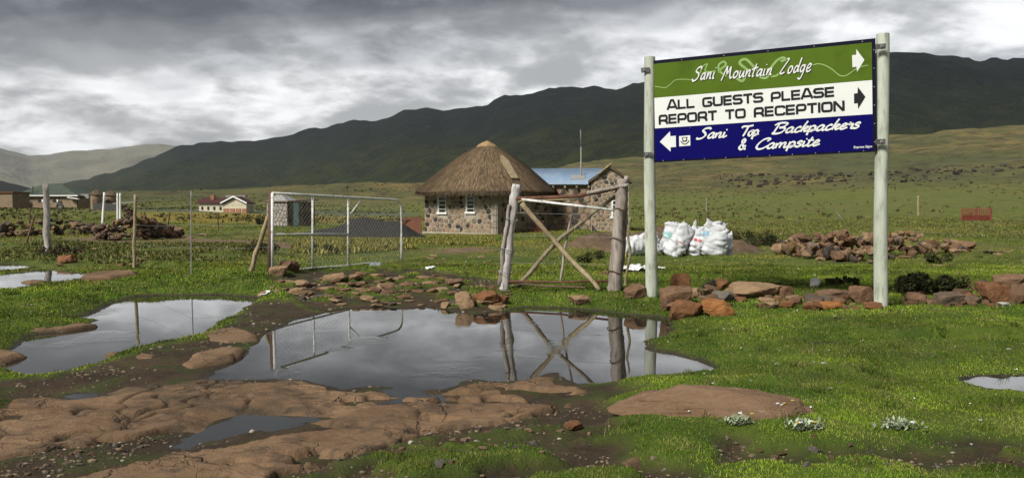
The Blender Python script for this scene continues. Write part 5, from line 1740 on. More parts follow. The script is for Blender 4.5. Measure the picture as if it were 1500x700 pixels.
# the green-roofed house at the left
M['green_roof'] = speckle('faded_green_roof', (0.040, 0.060, 0.042), (0.065, 0.085, 0.060), .8, .7, .15, .03, (0.09, 0.08, .06))
gd0 = 126
a1, a2, a3 = gd(24, gd0 + 1), gd(113, gd0), gd(135, gd0 + 2)
gh_ = empty('green_roofed_house', a1.lerp(a2, .5), 'long mud walled house with faded green hipped roof at the left', 'house')
zb5 = min(a1.z, a2.z) - .25; ev5 = at(70, 287, gd0).z; pk5 = at(62, 269.5, gd0 + 3.5).z
b1, b2_ = Vector((a1.x, a1.y, zb5)), Vector((a2.x, a2.y, zb5)); dq = Vector((.3, 7, 0))
gwall = MB().prism([b1, b2_, b2_ + dq, b1 + dq], ez * (ev5 - zb5)).build('wall', M['mud_wall'], gh_)
hp = ez * (ev5 - zb5 - .02)
r1_, r2_ = b1 + (b2_ - b1) * .24 + dq * .5 + ez * (pk5 - zb5), b1 + (b2_ - b1) * .52 + dq * .5 + ez * (pk5 - zb5 + .1)
ov = Vector((.45, 0, 0)); oy = Vector((0, .45, 0))
c1_, c2_, c3_, c4_ = b1 + hp - ov - oy, b2_ + hp + ov - oy, b2_ + dq + hp + ov + oy, b1 + dq + hp - ov + oy
MB().add([c1_, c2_, c3_, c4_, r1_, r2_], [(0, 1, 5, 4), (1, 2, 5), (2, 3, 4, 5), (3, 0, 4), (3, 2, 1, 0)]).build('roof', M['green_roof'], gh_)
MB().prism([c1_ + ez * -.02 - oy * .05, c2_ + ez * -.02 - oy * .05, c2_ + ez * .14 - oy * .05, c1_ + ez * .14 - oy * .05], -oy * .12).build('fascia', M['white_paint'], gh_)
MB().tube([at(48, 287, gd0 + 1), at(48, 273, gd0 + 1)], .09, 8).build('stove_pipe', M['dark_metal'], gh_)
for k, (xx, ww) in enumerate(((60, 1.0), (82, 1.0))):
    c = at(xx, 294, gd0 - .1)
    wd_ = MB().box(c, (ww * .9, .1, .55)).build('window', M['glass'], gwall)
    MB().box(c + Vector((.25, -.06, 0)), (.22, .04, .40)).build('window_pane', M['white_paint'], gwall)
MB().box(at(34, 298, gd0 + .1), (1.0, .12, 1.9)).build('door', M['wood_brown'], gwall)
MB().box(at(21, 294, gd0 + .6), (.75, .12, 1.7)).build('door', M['dark_red'], gwall)
lean = MB().prism([b2_ + Vector((.1, .2, 0)), Vector((a3.x, a3.y, zb5)), Vector((a3.x, a3.y + 4, zb5)), b2_ + Vector((.1, 4.2, 0))], ez * (at(120, 291, gd0).z - zb5)).build('lean_to', M['mud_wall'], gh_)
MB().box(at(126, 287.5, gd0 + 2), (1.4, 1.2, .7)).build('water_tank', M['wire'], gh_)
MB().prism([at(98, 288.5, gd0 - .8), at(114, 291, gd0 - .8), at(114, 292, gd0 - .8), at(98, 289.8, gd0 - .8)], (0, .6, 0)).build('porch_sheet', M['white_paint'], gh_)


def round_hut(pxc, d, wpx, pyt, label, seed, pye):
    c = gd(pxc, d); s = d / FPX; r_ = wpx * s / 2
    h = empty('mud_hut', c, label, 'hut')
    zt_ = at(pxc, pye, d).z; zp = at(pxc, pyt, d).z
    pts = lambda r, z: [Vector((c.x + r * math.cos(a), c.y + r * math.sin(a), z)) for a in np.linspace(0, 2 * math.pi, 25)[:-1]]
    w = MB().prism(pts(r_ * .84, c.z - .3), ez * (zt_ - c.z + .3)).build('wall', M['mud_wall'], h)
    ring = pts(r_, zt_ - .12); V_ = ring + [p.lerp(Vector((c.x, c.y, zp)), .5) + ez * .12 for p in ring] + [Vector((c.x, c.y, zp))]
    for k, p in enumerate(V_[:-1]):
        p.z += .10 * mnoise.noise((k * .8, seed, 0))
    F_ = [(i, (i + 1) % 24, 24 + (i + 1) % 24, 24 + i) for i in range(24)] + [(24 + i, 24 + (i + 1) % 24, 48) for i in range(24)] + [tuple(range(23, -1, -1))]
    MB().add(V_, F_).build('roof', M['thatch'], h)
    MB().box((c.x + r_ * .2, c.y - r_ * .84, c.z + .7), (.6, .1, 1.4)).build('door', M['wood_brown'], h)


round_hut(142, 104, 19, 277, 'small mud hut with dark thatch right of the green roofed house', 1, 284)
round_hut(163, 106, 20, 278.5, 'second small thatched mud hut, partly behind the paired white poles', 2, 285)
mh = gd(4, 112)
sh = empty('low_mud_house', mh, 'low mud walled house with flat roof at the left edge', 'house')
MB().box((mh.x - 1.2, mh.y + 2, mh.z + .95), (5.2, 4, 2.4)).build('wall', M['mud_wall'], sh)
MB().box((mh.x - 1.2, mh.y + 2, mh.z + 2.22), (5.6, 4.4, .14)).build('roof', M['rust_red'], sh)
pv = [gd(137, 98), gd(178, 97)]
scn = empty('dark_fence', pv[0], 'dark low board fence in front of the small thatched huts', 'fence')
for k in range(12):
    c = pv[0].lerp(pv[1], (k + .5) / 12)
    MB().box((c.x, c.y, c.z + .4), (.26, .04, 1.0)).build('board', M['dark_metal'], scn)
MB().prism([at(165, 297.5, 90), at(198, 295, 90), at(198, 296.5, 90), at(165, 299, 90)], (0, .8, 0)).build('roof_sheet', M['wire'], scn)
tyc = gd(88, 100)
tag(MB().tube([tyc + Vector((.36 * math.cos(a), 0, .36 + .36 * math.sin(a))) for a in np.linspace(0, 6.28, 20)], .14, 8, False).build('tyre', M['dark_metal'], None, tyc, True), 'black tyre leaning at the wall of the green roofed house', 'tyre')

# red steel pen on the right
M['red_steel'] = speckle('red_oxide_steel', (0.20, 0.045, 0.03), (0.26, 0.075, 0.05), 4, .7, .1, .01)
pA_, pB_ = gd(1409, 58), gd(1452, 58)
pen = empty('red_pen', pA_, 'red steel sheep pen standing on the green plain at the right', 'pen')
hp_ = 19 * pA_.y / FPX
for f in (0, .5, 1):
    c = pA_.lerp(pB_, f); MB().box((c.x, c.y, c.z + hp_ / 2), (.07, .07, hp_ * 1.05)).build('post', M['red_steel'], pen)
for k in range(6):
    c = pA_.lerp(pB_, .5); MB().box((c.x, c.y - .045, c.z + .12 + k * hp_ / 6.2), ((pB_ - pA_).length, .03, .06)).build('rail', M['red_steel'], pen)
for k in range(14):
    c = pA_.lerp(pB_, (k + .5) / 14); MB().box((c.x, c.y + .05, c.z + hp_ / 2), (.03, .02, hp_ * .95)).build('bar', M['red_steel'], pen)
c = pA_.lerp(pB_, .5); MB().box((c.x, c.y + .12, c.z + .22), ((pB_ - pA_).length * .96, .03, .40)).build('sheet', M['red_steel'], pen)

# ------------------------------------------------------------------ sacks
def sack_mat(name, bands):
    t = NT(name); v = t.coord('Object')
    n = t.noise(v, 3, 5, .6); n2 = t.noise(v, 14, 4, .6)
    col = t.mix(t.step(n, .4, .7), (0.54, 0.55, 0.565), (0.44, 0.445, 0.45))
    col = t.mix(t.math('MULTIPLY', t.step(n2, .62, .72), .45), col, (0.32, 0.29, .22))
    sx = t.node('ShaderNodeSeparateXYZ'); t.l.new(v, sx.inputs[0])
    for (x0, x1, z0, z1, c) in bands:
        f = t.math('MULTIPLY', t.math('MULTIPLY', t.math('GREATER_THAN', sx.outputs[0], x0), t.math('LESS_THAN', sx.outputs[0], x1)),
                   t.math('MULTIPLY', t.math('GREATER_THAN', sx.outputs[2], z0), t.math('LESS_THAN', sx.outputs[2], z1)))
        f = t.math('MULTIPLY', f, t.step(n2, .35, .5))
        col = t.mix(f, col, c)
    t.bump(t.noise(v, 7, 5, .65, .5), .9, .03)
    return t.done(col, .55, 0, .35)


RED_, BLU, GRN = (0.40, .10, .09), (.14, .30, .42), (.20, .38, .36)


def sack(px, pyb, d, w, h, dep, tilt, seed, label, mat, name='sack', lie=False, topopen=0.7):
    b = gd(px, d)
    nu_, nv_ = 44, 34
    V_, F_ = [], []
    sd_ = Vector((seed * 5.3, seed * 2.1, 0))
    for j in range(nv_ + 1):
        s = j / nv_
        prof = min(1, (s / .10)) ** .5 * (1.0 + .10 * math.sin(s * 3.0)) * (1 - .10 * max(0, (s - .62) / .38) ** 1.5)
        for i in range(nu_):
            a = 2 * math.pi * i / nu_
            ca, sa = math.cos(a), math.sin(a)
            n_ = 2.8 - .8 * s
            rr_ = (abs(ca) ** n_ + abs(sa) ** n_) ** (-1 / n_)
            p = Vector((ca * rr_ * w / 2 * prof, sa * rr_ * dep / 2 * prof * (1 - .86 * (max(0, s - .45) / .55) ** 1.2), h * s + .07 * max(0, s - .6) / .4 * abs(ca) ** 5))
            q_ = Vector((p.x * 5, p.y * 5, p.z * 7)) + sd_
            q3_ = Vector((p.x * 4 + p.z * 3, p.y * 4, p.z * 9)) + sd_
            wr = abs(mnoise.noise(q3_)) * .085 + abs(mnoise.noise(q3_ * 2.1)) * .04 - .045
            p += Vector((ca, sa, 0)) * wr
            p.z += mnoise.noise(Vector((ca, sa, seed))) * .04 * s + (.05 * math.cos(a + seed) + .02 * math.cos(a * 3 - seed)) * max(0, s - .75) / .25
            V_.append(p)
    for j in range(nv_):
        for i in range(nu_):
            F_.append((j * nu_ + i, j * nu_ + (i + 1) % nu_, (j + 1) * nu_ + (i + 1) % nu_, (j + 1) * nu_ + i))
    o_c = len(V_)   # folded mouth
    for i in range(nu_):
        p = V_[nv_ * nu_ + i]; V_.append(Vector((p.x * topopen, p.y * topopen, p.z - .07)))
    for i in range(nu_):
        F_.append((nv_ * nu_ + i, nv_ * nu_ + (i + 1) % nu_, o_c + (i + 1) % nu_, o_c + i))
    F_.append(tuple(range(o_c, o_c + nu_)))
    F_.append(tuple(range(nu_ - 1, -1, -1)))
    me = bpy.data.meshes.new(name); me.from_pydata([tuple(p) for p in V_], [], F_)
    me.polygons.foreach_set('use_smooth', [True] * len(me.polygons)); me.update()
    o = link(name, me, mat, None, b - ez * .04)
    o.rotation_euler = (R(6), tilt, R(seed * 13 % 30 - 15)) if not lie else (R(0), R(82), R(12))
    if lie:
        o.location = b + Vector((-h / 2, 0, w * .40))
    return tag(o, label, 'sack', 'white woven sacks')


DS = 18.3
sack(979, 377, DS + .3, .46, .76, .42, R(12), 1, 'white sack with green print, leftmost of the upright sacks', sack_mat('woven_sack_green_print', [(-.3, .15, .42, .56, GRN), (0, .3, .18, .22, RED_)]))
sack(981, 378, DS - .1, .42, .80, .34, R(31), 2, 'white sack leaning right over its green printed neighbour', sack_mat('woven_sack_plain', [(-.1, .12, .40, .425, RED_)]))
sack(1014, 376, DS + .1, .36, .72, .38, R(13), 3, 'white sack with red stripe in the middle of the row', sack_mat('woven_sack_red_stripe', [(-.3, .1, .40, .46, RED_)]))
sack(1045, 378, DS, .56, .76, .42, R(3), 4, 'broad creased white sack with blue corner print near the right end', sack_mat('woven_sack_blue_print', [(-.4, -.18, .48, .58, BLU)]), topopen=.5)
sack(1064, 376, DS + .3, .34, .52, .36, R(-4), 5, 'low white sack at the right end of the row', sack_mat('woven_sack_dusty', []))
sack(938, 380, DS - .2, .44, .95, .30, 0, 6, 'white sack lying flat left of the upright sacks', sack_mat('woven_sack_flat', []), lie=True)
M['yellow'] = speckle('yellow_plastic', (0.45, 0.33, 0.05), (0.55, 0.42, 0.08), 5, .5, .1, .01)
yb = gd(911, 17.6)
cn = empty('yellow_can', yb, 'small yellow plastic can left of the flat white sack', 'can')
MB().box(yb + ez * .13, (.17, .14, .28), None, .85).build('body', M['yellow'], cn)
MB().tube([yb + ez * .26 + Vector((-.05, 0, 0)), yb + ez * .32, yb + ez * .26 + Vector((.05, 0, 0))], .014, 6).build('handle', M['yellow'], cn)
# the earth bank behind the sacks
def earth_bank(c, sx, sy, h, seed, label):
    ax = np.linspace(-sx, sx, 90); ay = np.linspace(-sy, sy, 50)
    gx, gy = np.meshgrid(ax, ay); gx = gx.ravel(); gy = gy.ravel()
    r2 = (gx / sx) ** 2 + (gy / sy) ** 2
    hm = h * np.clip(1 - r2, 0, 1) * (0.55 + .9 * fbm(gx * 1.6, gy * 1.6, 4, seed)) + .07 * (fbm(gx * 7, gy * 7, 4, seed + 1) - .5) - .05
    zz = ghv(gx + c.x, gy + c.y) + hm
    ii = np.arange(90 * 50).reshape(50, 90)
    q = np.stack([ii[:-1, :-1], ii[:-1, 1:], ii[1:, 1:], ii[1:, :-1]], -1).reshape(-1, 4)
    tag(np_mesh('earth_mound', np.stack([gx + c.x, gy + c.y, zz], 1), q, M['earth'], True), label, 'earth mound')


M['earth'] = speckle('bare_brown_earth', (0.085, 0.055, 0.034), (0.14, 0.092, 0.058), 4, .95, .8, .04, (0.06, 0.06, 0.02))
earth_bank(gd(1000, 20.4), 2.2, 1.0, .60, 3, 'bare brown earth mound behind the white sacks')
earth_bank(gd(893, 24), 1.5, 1.1, .42, 7, 'brown earth mound behind the wooden gate post')
# litter
M['litter'] = speckle('white_plastic_litter', (0.62, 0.63, 0.63), (0.74, 0.75, 0.75), 6, .5, .5, .02)


def litter(px, py, w, label, seed, mat='litter', hk=.18):
    p = gp(px, py); s = p.y / FPX * w
    ax = np.linspace(-.5, .5, 16)
    gx, gy = np.meshgrid(ax, ax); gx = gx.ravel(); gy = gy.ravel()
    r2 = np.hypot(gx, gy) * 2 + .5 * (fbm(gx * 3 + seed, gy * 3, 3, seed) - .5)
    zz = .02 + s * hk * np.abs(fbm(gx * 6 + seed, gy * 6, 4, seed) - .35) * 2
    ii = np.arange(256).reshape(16, 16)
    q = np.stack([ii[:-1, :-1], ii[:-1, 1:], ii[1:, 1:], ii[1:, :-1]], -1).reshape(-1, 4)
    q = q[r2[q].max(1) < 1.0]
    used = np.unique(q); mp = np.full(256, -1); mp[used] = np.arange(len(used))
    V = np.stack([gx * s + p.x, gy * s * 1.6 + p.y, zz + ghv(gx * s + p.x, gy * s * 1.6 + p.y)], 1)[used]
    o = np_mesh('litter', V, mp[q], M[mat], True)
    md = o.modifiers.new('body', 'SOLIDIFY'); md.thickness = .006
    tag(o, label, 'litter')


litter(928, 395, 44, 'crumpled white plastic on the grass left of the left sign post', 3)
litter(631, 393, 15, 'scrap of white plastic on the path before the hut', 5)
litter(969, 394, 10, 'white scrap on the grass right of the left sign post', 6)
litter(388, 431, 14, 'tiny white scrap on the bank above the left puddle', 8)
# broken grey-blue trough by the gate
M['tub'] = speckle('grey_blue_sheet', (0.17, 0.215, 0.225), (0.24, 0.28, 0.29), 3, .6, .2, .02, (.12, .1, .08))
tb = gd(547, 14.3)
tub = empty('bent_sheet', tb, 'bent grey blue metal sheet propped at the foot of the pipe gate', 'sheet')
MB().prism([at(530, 402, 14.2), at(560, 403, 14.2), at(556, 384, 14.4), at(543, 384, 14.4), at(538, 392, 14.3)], (0.02, .03, 0)).build('sheet', M['tub'], tub)
MB().prism([at(552, 402, 14.1), at(568, 397, 14.3), at(560, 386, 14.42), at(551, 392, 14.3)], (0.02, .03, 0)).build('flap', M['wood_brown'], tub)

# ------------------------------------------------------------------ plants
t = NT('leaf'); M['leaf'] = t.done(t.attr('tint', 'Color'), 0.85, 0, 0.08)
MUD2, PUDD2 = mud.reshape(ny, nx), sd_pud.reshape(ny, nx)
YEL2, SHORE2, DIRT2 = yel.reshape(ny, nx), shore.reshape(ny, nx), dirt.reshape(ny, nx)


def blades(n, y0, y1, u0, u1, hfun, wfun, colfun, name, label, seed, keepfun):
    r = np.random.default_rng(seed)
    y = np.exp(r.uniform(math.log(y0), math.log(y1), n)); x = r.uniform(u0, u1, n) * y
    keep = keepfun(x, y, r); x, y = x[keep], y[keep]
    z = ghv(x, y)
    m = len(x)
    h = hfun(x, y, r); w = wfun(x, y, r)
    a = r.uniform(0, 6.283, m); lean = r.uniform(.1, .95, m) * h; la = r.uniform(0, 6.283, m)
    dx, dy = np.cos(a) * w, np.sin(a) * w
    p0 = np.stack([x - dx, y - dy, z - .004], 1); p1 = np.stack([x + dx, y + dy, z - .004], 1)
    p2 = np.stack([x + np.cos(la) * lean, y + np.sin(la) * lean, z + h], 1)
    V = np.stack([p0, p1, p2], 1).reshape(-1, 3)
    C = colfun(x, y, r)
    C = np.repeat(C[:, None, :], 3, 1).reshape(-1, 3)
    o = np_mesh(name, V, np.arange(m * 3).reshape(-1, 3), M['leaf'], False, None, 'stuff', C)
    tag(o, label, 'grass')
    return o


def on_turf(x, y, r):
    k = ghv(x, y, MUD2) < r.uniform(.02, .6, len(x))
    k &= ghv(x, y, PUDD2) > .0 + r.uniform(0, .09, len(x))
    k &= ghv(x, y) > .003
    sb = union_sd(x, y, SLAB)
    k &= sb > -.02
    k &= ((x - 1.13) / .50) ** 2 + ((y - 4.80) / .13) ** 2 > 1
    return k


def turf_col(x, y, r):
    n = fbm(x * 1.3, y * 1.3, 4, 201); n2 = fbm(x * 5, y * 5, 3, 203)
    t_ = np.clip((n - .32) * 2.4, 0, 1)[:, None]
    c = np.array((0.045, 0.080, 0.006)) * (1 - t_) + np.array((0.115, 0.160, 0.014)) * t_
    s = np.clip((n2 - .48) * 3.2, 0, 1)[:, None] * .75
    c = c * (1 - s) + np.array((0.125, 0.125, 0.030)) * s
    n3_ = fbm(x * .8 + 9, y * 1.4, 4, 205)
    c = c * (.55 + 1.0 * np.clip((n3_ - .3) * 2.2, 0, 1))[:, None]
    dead = (r.random(len(x)) < .09)[:, None]
    c = np.where(dead, np.array((0.20, 0.17, 0.075)), c * 1.35)
    return c * r.uniform(.5, 1.4, len(x))[:, None]


blades(480000, 3.2, 15, -.70, .72, lambda x, y, r: r.uniform(.005, .014, len(x)) * (.6 + 1.2 * fbm(x * 2.2, y * 2.2, 3, 207)) * np.clip(y / 6, .9, 2.0),
       lambda x, y, r: r.uniform(.0022, .0045, len(x)) * np.clip(y / 5, .8, 3), turf_col, 'grass', 'short cropped green turf around the puddles', 31, on_turf)


# taller tufts at the feet of stones and posts and here and there in the turf
r = np.random.default_rng(35)
cen = [(o.location.x, o.location.y) for o in scene.objects if o.get('category') in ('stone', 'post', 'stick') and 4 < o.location.y < 20]
cen += [(base_l.x, base_l.y), (base_r.x, base_r.y), (wl_.x, wl_.y), (wr_.x, wr_.y), (gpst.x, gpst.y)]
cen = [c for c in cen for _ in range(3)] + [(.62 + .95 * k / 14, 4.62 + .05 * math.sin(k)) for k in range(15)]
yy_ = np.exp(r.uniform(math.log(3.6), math.log(18), 420)); xx_ = r.uniform(-.66, .7, 420) * yy_
cen += list(zip(xx_, yy_))
cen = np.array(cen) + r.normal(0, .07, (len(cen), 2))
ci = r.integers(0, len(cen), 26000)
tx, ty = cen[ci, 0] + r.normal(0, .035, 26000), cen[ci, 1] + r.normal(0, .035, 26000)
k = on_turf(tx, ty, r); tx, ty, ci = tx[k], ty[k], ci[k]
m = len(tx); tz = ghv(tx, ty); hh = r.uniform(.018, .06, m) * r.uniform(.6, 1.3, len(cen))[ci]; ww = r.uniform(.0015, .003, m) * np.clip(ty / 5, 1, 2.4)
a_ = r.uniform(0, 6.283, m); la_ = r.uniform(0, 6.283, m); ll_ = r.uniform(.2, .9, m) * hh
V = np.stack([np.stack([tx - np.cos(a_) * ww, ty - np.sin(a_) * ww, tz - .004], 1), np.stack([tx + np.cos(a_) * ww, ty + np.sin(a_) * ww, tz - .004], 1),
              np.stack([tx + np.cos(la_) * ll_, ty + np.sin(la_) * ll_, tz + hh], 1)], 1).reshape(-1, 3)
tc_col = np.array([(0.05, 0.085, 0.010), (0.085, 0.12, 0.018), (0.15, 0.145, 0.05), (0.035, 0.055, 0.010)])[r.integers(0, 4, len(cen))][ci] * r.uniform(.5, 1.4, m)[:, None]
tag(np_mesh('grass_tufts', V, np.arange(m * 3).reshape(-1, 3), M['leaf'], False, None, 'stuff', np.repeat(tc_col[:, None, :], 3, 1).reshape(-1, 3)),
    'taller tufts of grass around stones and posts', 'grass')


def mid_keep(x, y, r):
    n = fbm(x * .55, y * .55, 4, 211)
    k = n > r.uniform(.28, .62, len(x))
    k &= (ghv(x, y, PUDD2) > .12) | (y > 22)
    k &= ghv(x, y, DIRT2) < r.uniform(.1, .9, len(x))
    k &= ghv(x, y, MUD2) < .4
    return k


def mid_col(x, y, r):
    n = fbm(x * .35, y * .35, 4, 221); n2 = fbm(x * 1.6, y * 1.6, 3, 223)
    t_ = np.clip((n - .36) * 3.2, 0, 1)[:, None]
    c = np.array((0.080, 0.120, 0.012)) * (1 - t_) + np.array((0.23, 0.20, 0.042)) * t_
    s = np.clip((n2 - .55) * 4, 0, 1)[:, None] * .7
    c = c * (1 - s) + np.array((0.036, 0.042, 0.014)) * s
    yl = ghv(x, y, YEL2)[:, None]
    c = c * (1 - yl) + np.array((0.26, 0.19, 0.03)) * yl
    return c * r.uniform(.5, 1.45, len(x))[:, None]


blades(210000, 12, 75, -.72, .72, lambda x, y, r: r.uniform(.016, .058, len(x)) * (.4 + 1.4 * fbm(x * 1.1, y * 1.1, 3, 227)) * np.clip(y / 26, .7, 1.6),
       lambda x, y, r: r.uniform(.006, .013, len(x)) * np.clip(y / 20, .7, 3), mid_col, 'rough_grass', 'rough olive grass and tussocks between the puddle and the huts', 33, mid_keep)


def fieldplants(poly, n, h, w, cols, name, label, seed):
    r = np.random.default_rng(seed)
    P = np.array([tuple(gp(a, b))[:2] for a, b in poly])
    x = r.uniform(P[:, 0].min(), P[:, 0].max(), n * 3); y = r.uniform(P[:, 1].min(), P[:, 1].max(), n * 3)
    k = (poly_sd(x, y, P) < 0) & (fbm(x * .8, y * .8, 3, seed) > .42)
    x, y = x[k][:n], y[k][:n]; z = ghv(x, y)
    m = len(x)
    hh = r.uniform(.4, 1, m) * h; ww = r.uniform(.5, 1, m) * w; a = r.uniform(0, 6.283, m)
    V = np.stack([np.stack([x - np.cos(a) * ww, y - np.sin(a) * ww, z + hh * r.uniform(0, .6, m)], 1), np.stack([x + np.cos(a) * ww, y + np.sin(a) * ww, z + hh * r.uniform(0, .6, m)], 1),
                  np.stack([x + r.normal(0, 1, m) * ww, y + r.normal(0, 1, m) * ww, z + hh], 1)], 1).reshape(-1, 3)
    cc = np.array(cols)[r.integers(0, len(cols), m)] * r.uniform(.6, 1.3, m)[:, None]
    o = np_mesh(name, V, np.arange(m * 3).reshape(-1, 3), M['leaf'], False, None, 'stuff', np.repeat(cc[:, None, :], 3, 1).reshape(-1, 3))
    tag(o, label, 'plants')


YG = [(0.22, 0.20, 0.045), (0.15, 0.15, 0.035), (0.28, 0.24, 0.08), (0.075, 0.09, 0.02)]
fieldplants([(606, 356), (640, 347), (725, 348), (728, 356), (660, 360)], 9000, .16, .03, YG, 'yellow_herbs', 'yellow green herbs growing along the foot of the hut', 41)
fieldplants([(425, 372), (440, 352), (610, 352), (612, 366), (520, 372)], 14000, .19, .03, YG, 'yellow_herbs', 'yellow flowering herbs behind the white pipe gate', 42)
fieldplants([(930, 350), (1080, 322), (1500, 322), (1500, 352), (1290, 345), (1140, 362)], 14000, .13, .04, [(0.14, 0.13, 0.045), (0.085, 0.09, 0.03), (0.05, 0.055, 0.02), (0.17, 0.16, 0.06)], 'grey_herbs', 'olive herbs on the flat behind the stone heap', 43)
fieldplants([(0, 372), (60, 352), (200, 358), (390, 358), (380, 384), (200, 388), (0, 384)], 14000, .10, .025, [(0.11, 0.12, 0.03), (0.05, 0.065, 0.015), (0.16, 0.15, 0.06)], 'grey_herbs', 'low olive herbs in front of the left stone bank', 44)


def bush(px, py, wpx, hpx, label, cols, leaf=.03, n=1600, seed=0, name='bush', depth=.7, stems=7):
    b = gp(px, py); s = b.y / FPX
    w, h = wpx * s, hpx * s
    b = b + Vector((0, w * depth * .4, 0)); b.z = gh(b.x, b.y)
    e = empty(name, b, label, 'bush' if name == 'bush' else 'plant')
    r = np.random.default_rng(seed)
    cl = [(r.uniform(-.5, .5) * w, r.uniform(-.5, .5) * w * depth, r.uniform(.25, .8) * h, r.uniform(.18, .34) * min(w, h * 1.6)) for _ in range(9)]
    P = []
    for k in range(n):
        c = cl[r.integers(0, 9)]
        d = r.normal(0, 1, 3); d /= np.linalg.norm(d)
        q_ = np.array(c[:3]) + d * c[3] * r.uniform(.45, 1.05)
        q_[2] = abs(q_[2])
        P.append(q_)
    P = np.array(P) + np.array(tuple(b))
    P[:, 2] = np.maximum(P[:, 2], ghv(P[:, 0], P[:, 1]) + .005)
    a = r.normal(0, 1, (n, 3)); a /= np.linalg.norm(a, axis=1)[:, None]
    bb_ = r.normal(0, 1, (n, 3)); bb_ -= a * (a * bb_).sum(1)[:, None]; bb_ /= np.linalg.norm(bb_, axis=1)[:, None]
    L_ = r.uniform(.6, 1.3, n)[:, None] * leaf
    V = np.stack([P - a * L_, P + bb_ * L_ * .4, P + a * L_, P - bb_ * L_ * .4], 1).reshape(-1, 3) - np.array(tuple(b))
    cc = np.array(cols)[r.integers(0, len(cols), n)] * r.uniform(.6, 1.35, n)[:, None]
    o = np_mesh('foliage', V, np.arange(n * 4).reshape(-1, 4), M['leaf'], False, None, 'stuff', np.repeat(cc[:, None, :], 4, 1).reshape(-1, 3))
    o.parent = e
    for k in range(stems):
        c = cl[k % 9]
        MB().tube([b, b + Vector((c[0] * .4, c[1] * .4, c[2] * .5)), b + Vector((c[0], c[1], c[2]))], [.012 * w / .5, .009 * w / .5, .004 * w / .5], 5).build('stem', M['wood_brown'], e)
    return e


DKB = [(0.020, 0.026, 0.010), (0.034, 0.038, 0.014), (0.05, 0.05, 0.02)]
OLB = [(0.05, 0.058, 0.018), (0.08, 0.082, 0.028), (0.035, 0.042, 0.014)]
bush(1365, 434, 74, 27, 'large dark bush right of the right sign post', DKB, .030, 3600, 51)
bush(1410, 430, 50, 22, 'olive brush between dark bush and rust boulder', OLB, .025, 1500, 52)
bush(1108, 362, 60, 24, 'dark green bush to the right of the sacks', DKB, .035, 2000, 53)
bush(1385, 385, 50, 14, 'low olive bush below the stone heap right of the sign', OLB, .03, 1200, 54)
bush(1045, 427, 22, 15, 'small grey twiggy shrub on the stone row', [(0.07, 0.06, 0.055), (0.04, 0.035, 0.03)], .02, 600, 55)
bush(1230, 418, 60, 9, 'dark low shrub patch right of the white stone', DKB, .022, 1100, 56)
bush(80, 376, 50, 14, 'grey brush at the foot of the thick grey post', [(0.06, 0.05, 0.03), (0.085, 0.075, 0.04)], .03, 1200, 57)
bush(380, 372, 40, 18, 'dark brush left of the slanting gate prop', DKB, .03, 1000, 58)
bush(383, 329, 14, 8, 'dark scrubby plant left of the stone shed', DKB, .08, 500, 59)
bush(862, 385, 40, 14, 'dark low bush seen through the wooden gate', OLB, .03, 900, 60)
bush(985, 440, 24, 12, 'dark tuft of scrub behind the pointed stone', DKB, .02, 600, 61)
bush(470, 372, 40, 12, 'dark scrub behind the first panel of the pipe gate', OLB, .03, 900, 62)


def herb(px, py, wpx, label, seed, flowers=0):
    b = gp(px, py); s = b.y / FPX; w = wpx * s
    e = empty('silver_herb', b, label, 'plant')
    r = np.random.default_rng(seed)
    V, F, C = [], [], []
    for k in range(150):
        c = np.array((r.normal(0, .24) * w, r.normal(0, .13) * w, 0))
        a = r.uniform(0, 6.283); el_ = r.uniform(.2, 1.2); L_ = r.uniform(.020, .042)
        d = np.array((math.cos(a) * math.cos(el_), math.sin(a) * math.cos(el_), math.sin(el_)))
        sd_ = np.array((-math.sin(a), math.cos(a), 0)) * L_ * .22
        c[2] = r.uniform(.0, .035)
        o = len(V)
        V += [c, c + d * L_ * .5 + sd_, c + d * L_, c + d * L_ * .5 - sd_]
        F.append((o, o + 1, o + 2, o + 3))
        C += [np.array((0.27, 0.31, 0.20)) * r.uniform(.5, 1.35)] * 4
    o = np_mesh('foliage', np.array(V), np.array(F), M['leaf'], False, None, 'stuff', np.array(C)); o.parent = e
    for k in range(flowers):
        c = b + Vector((r.normal(0, .26) * w, r.normal(-.02, .12) * w, r.uniform(.035, .07)))
        MB().tube([Vector((c.x, c.y, b.z)), c], .0015, 4).build('stem', M['straw_green'], e)
        pts = [c + Vector((.011 * math.cos(t_), .011 * math.sin(t_) * .8, .004 * (k % 2))) for t_ in np.linspace(0, 6.283, 8)[:-1]]
        MB().prism(pts, (0, 0, .004)).build('flower', M['yellow'] if k % 3 else M['litter'], e)


M['straw_green'] = speckle('green_stem', (0.08, 0.1, 0.03), (0.12, 0.13, 0.05), 9, .8, 0)
herb(1082, 622, 46, 'grey leaved herb clump below the long boulder, left of the flowering one', 71, 2)
herb(1140, 606, 46, 'herb with yellow and white flowers at the front of the long boulder', 72, 14)
herb(1180, 630, 56, 'silvery herb clump below the right end of the long boulder', 73, 4)
herb(1316, 628, 56, 'silvery herb clump alone on the turf at lower right', 74, 1)
herb(1060, 600, 22, 'tiny white flowered herb on the long boulder edge', 75, 5)

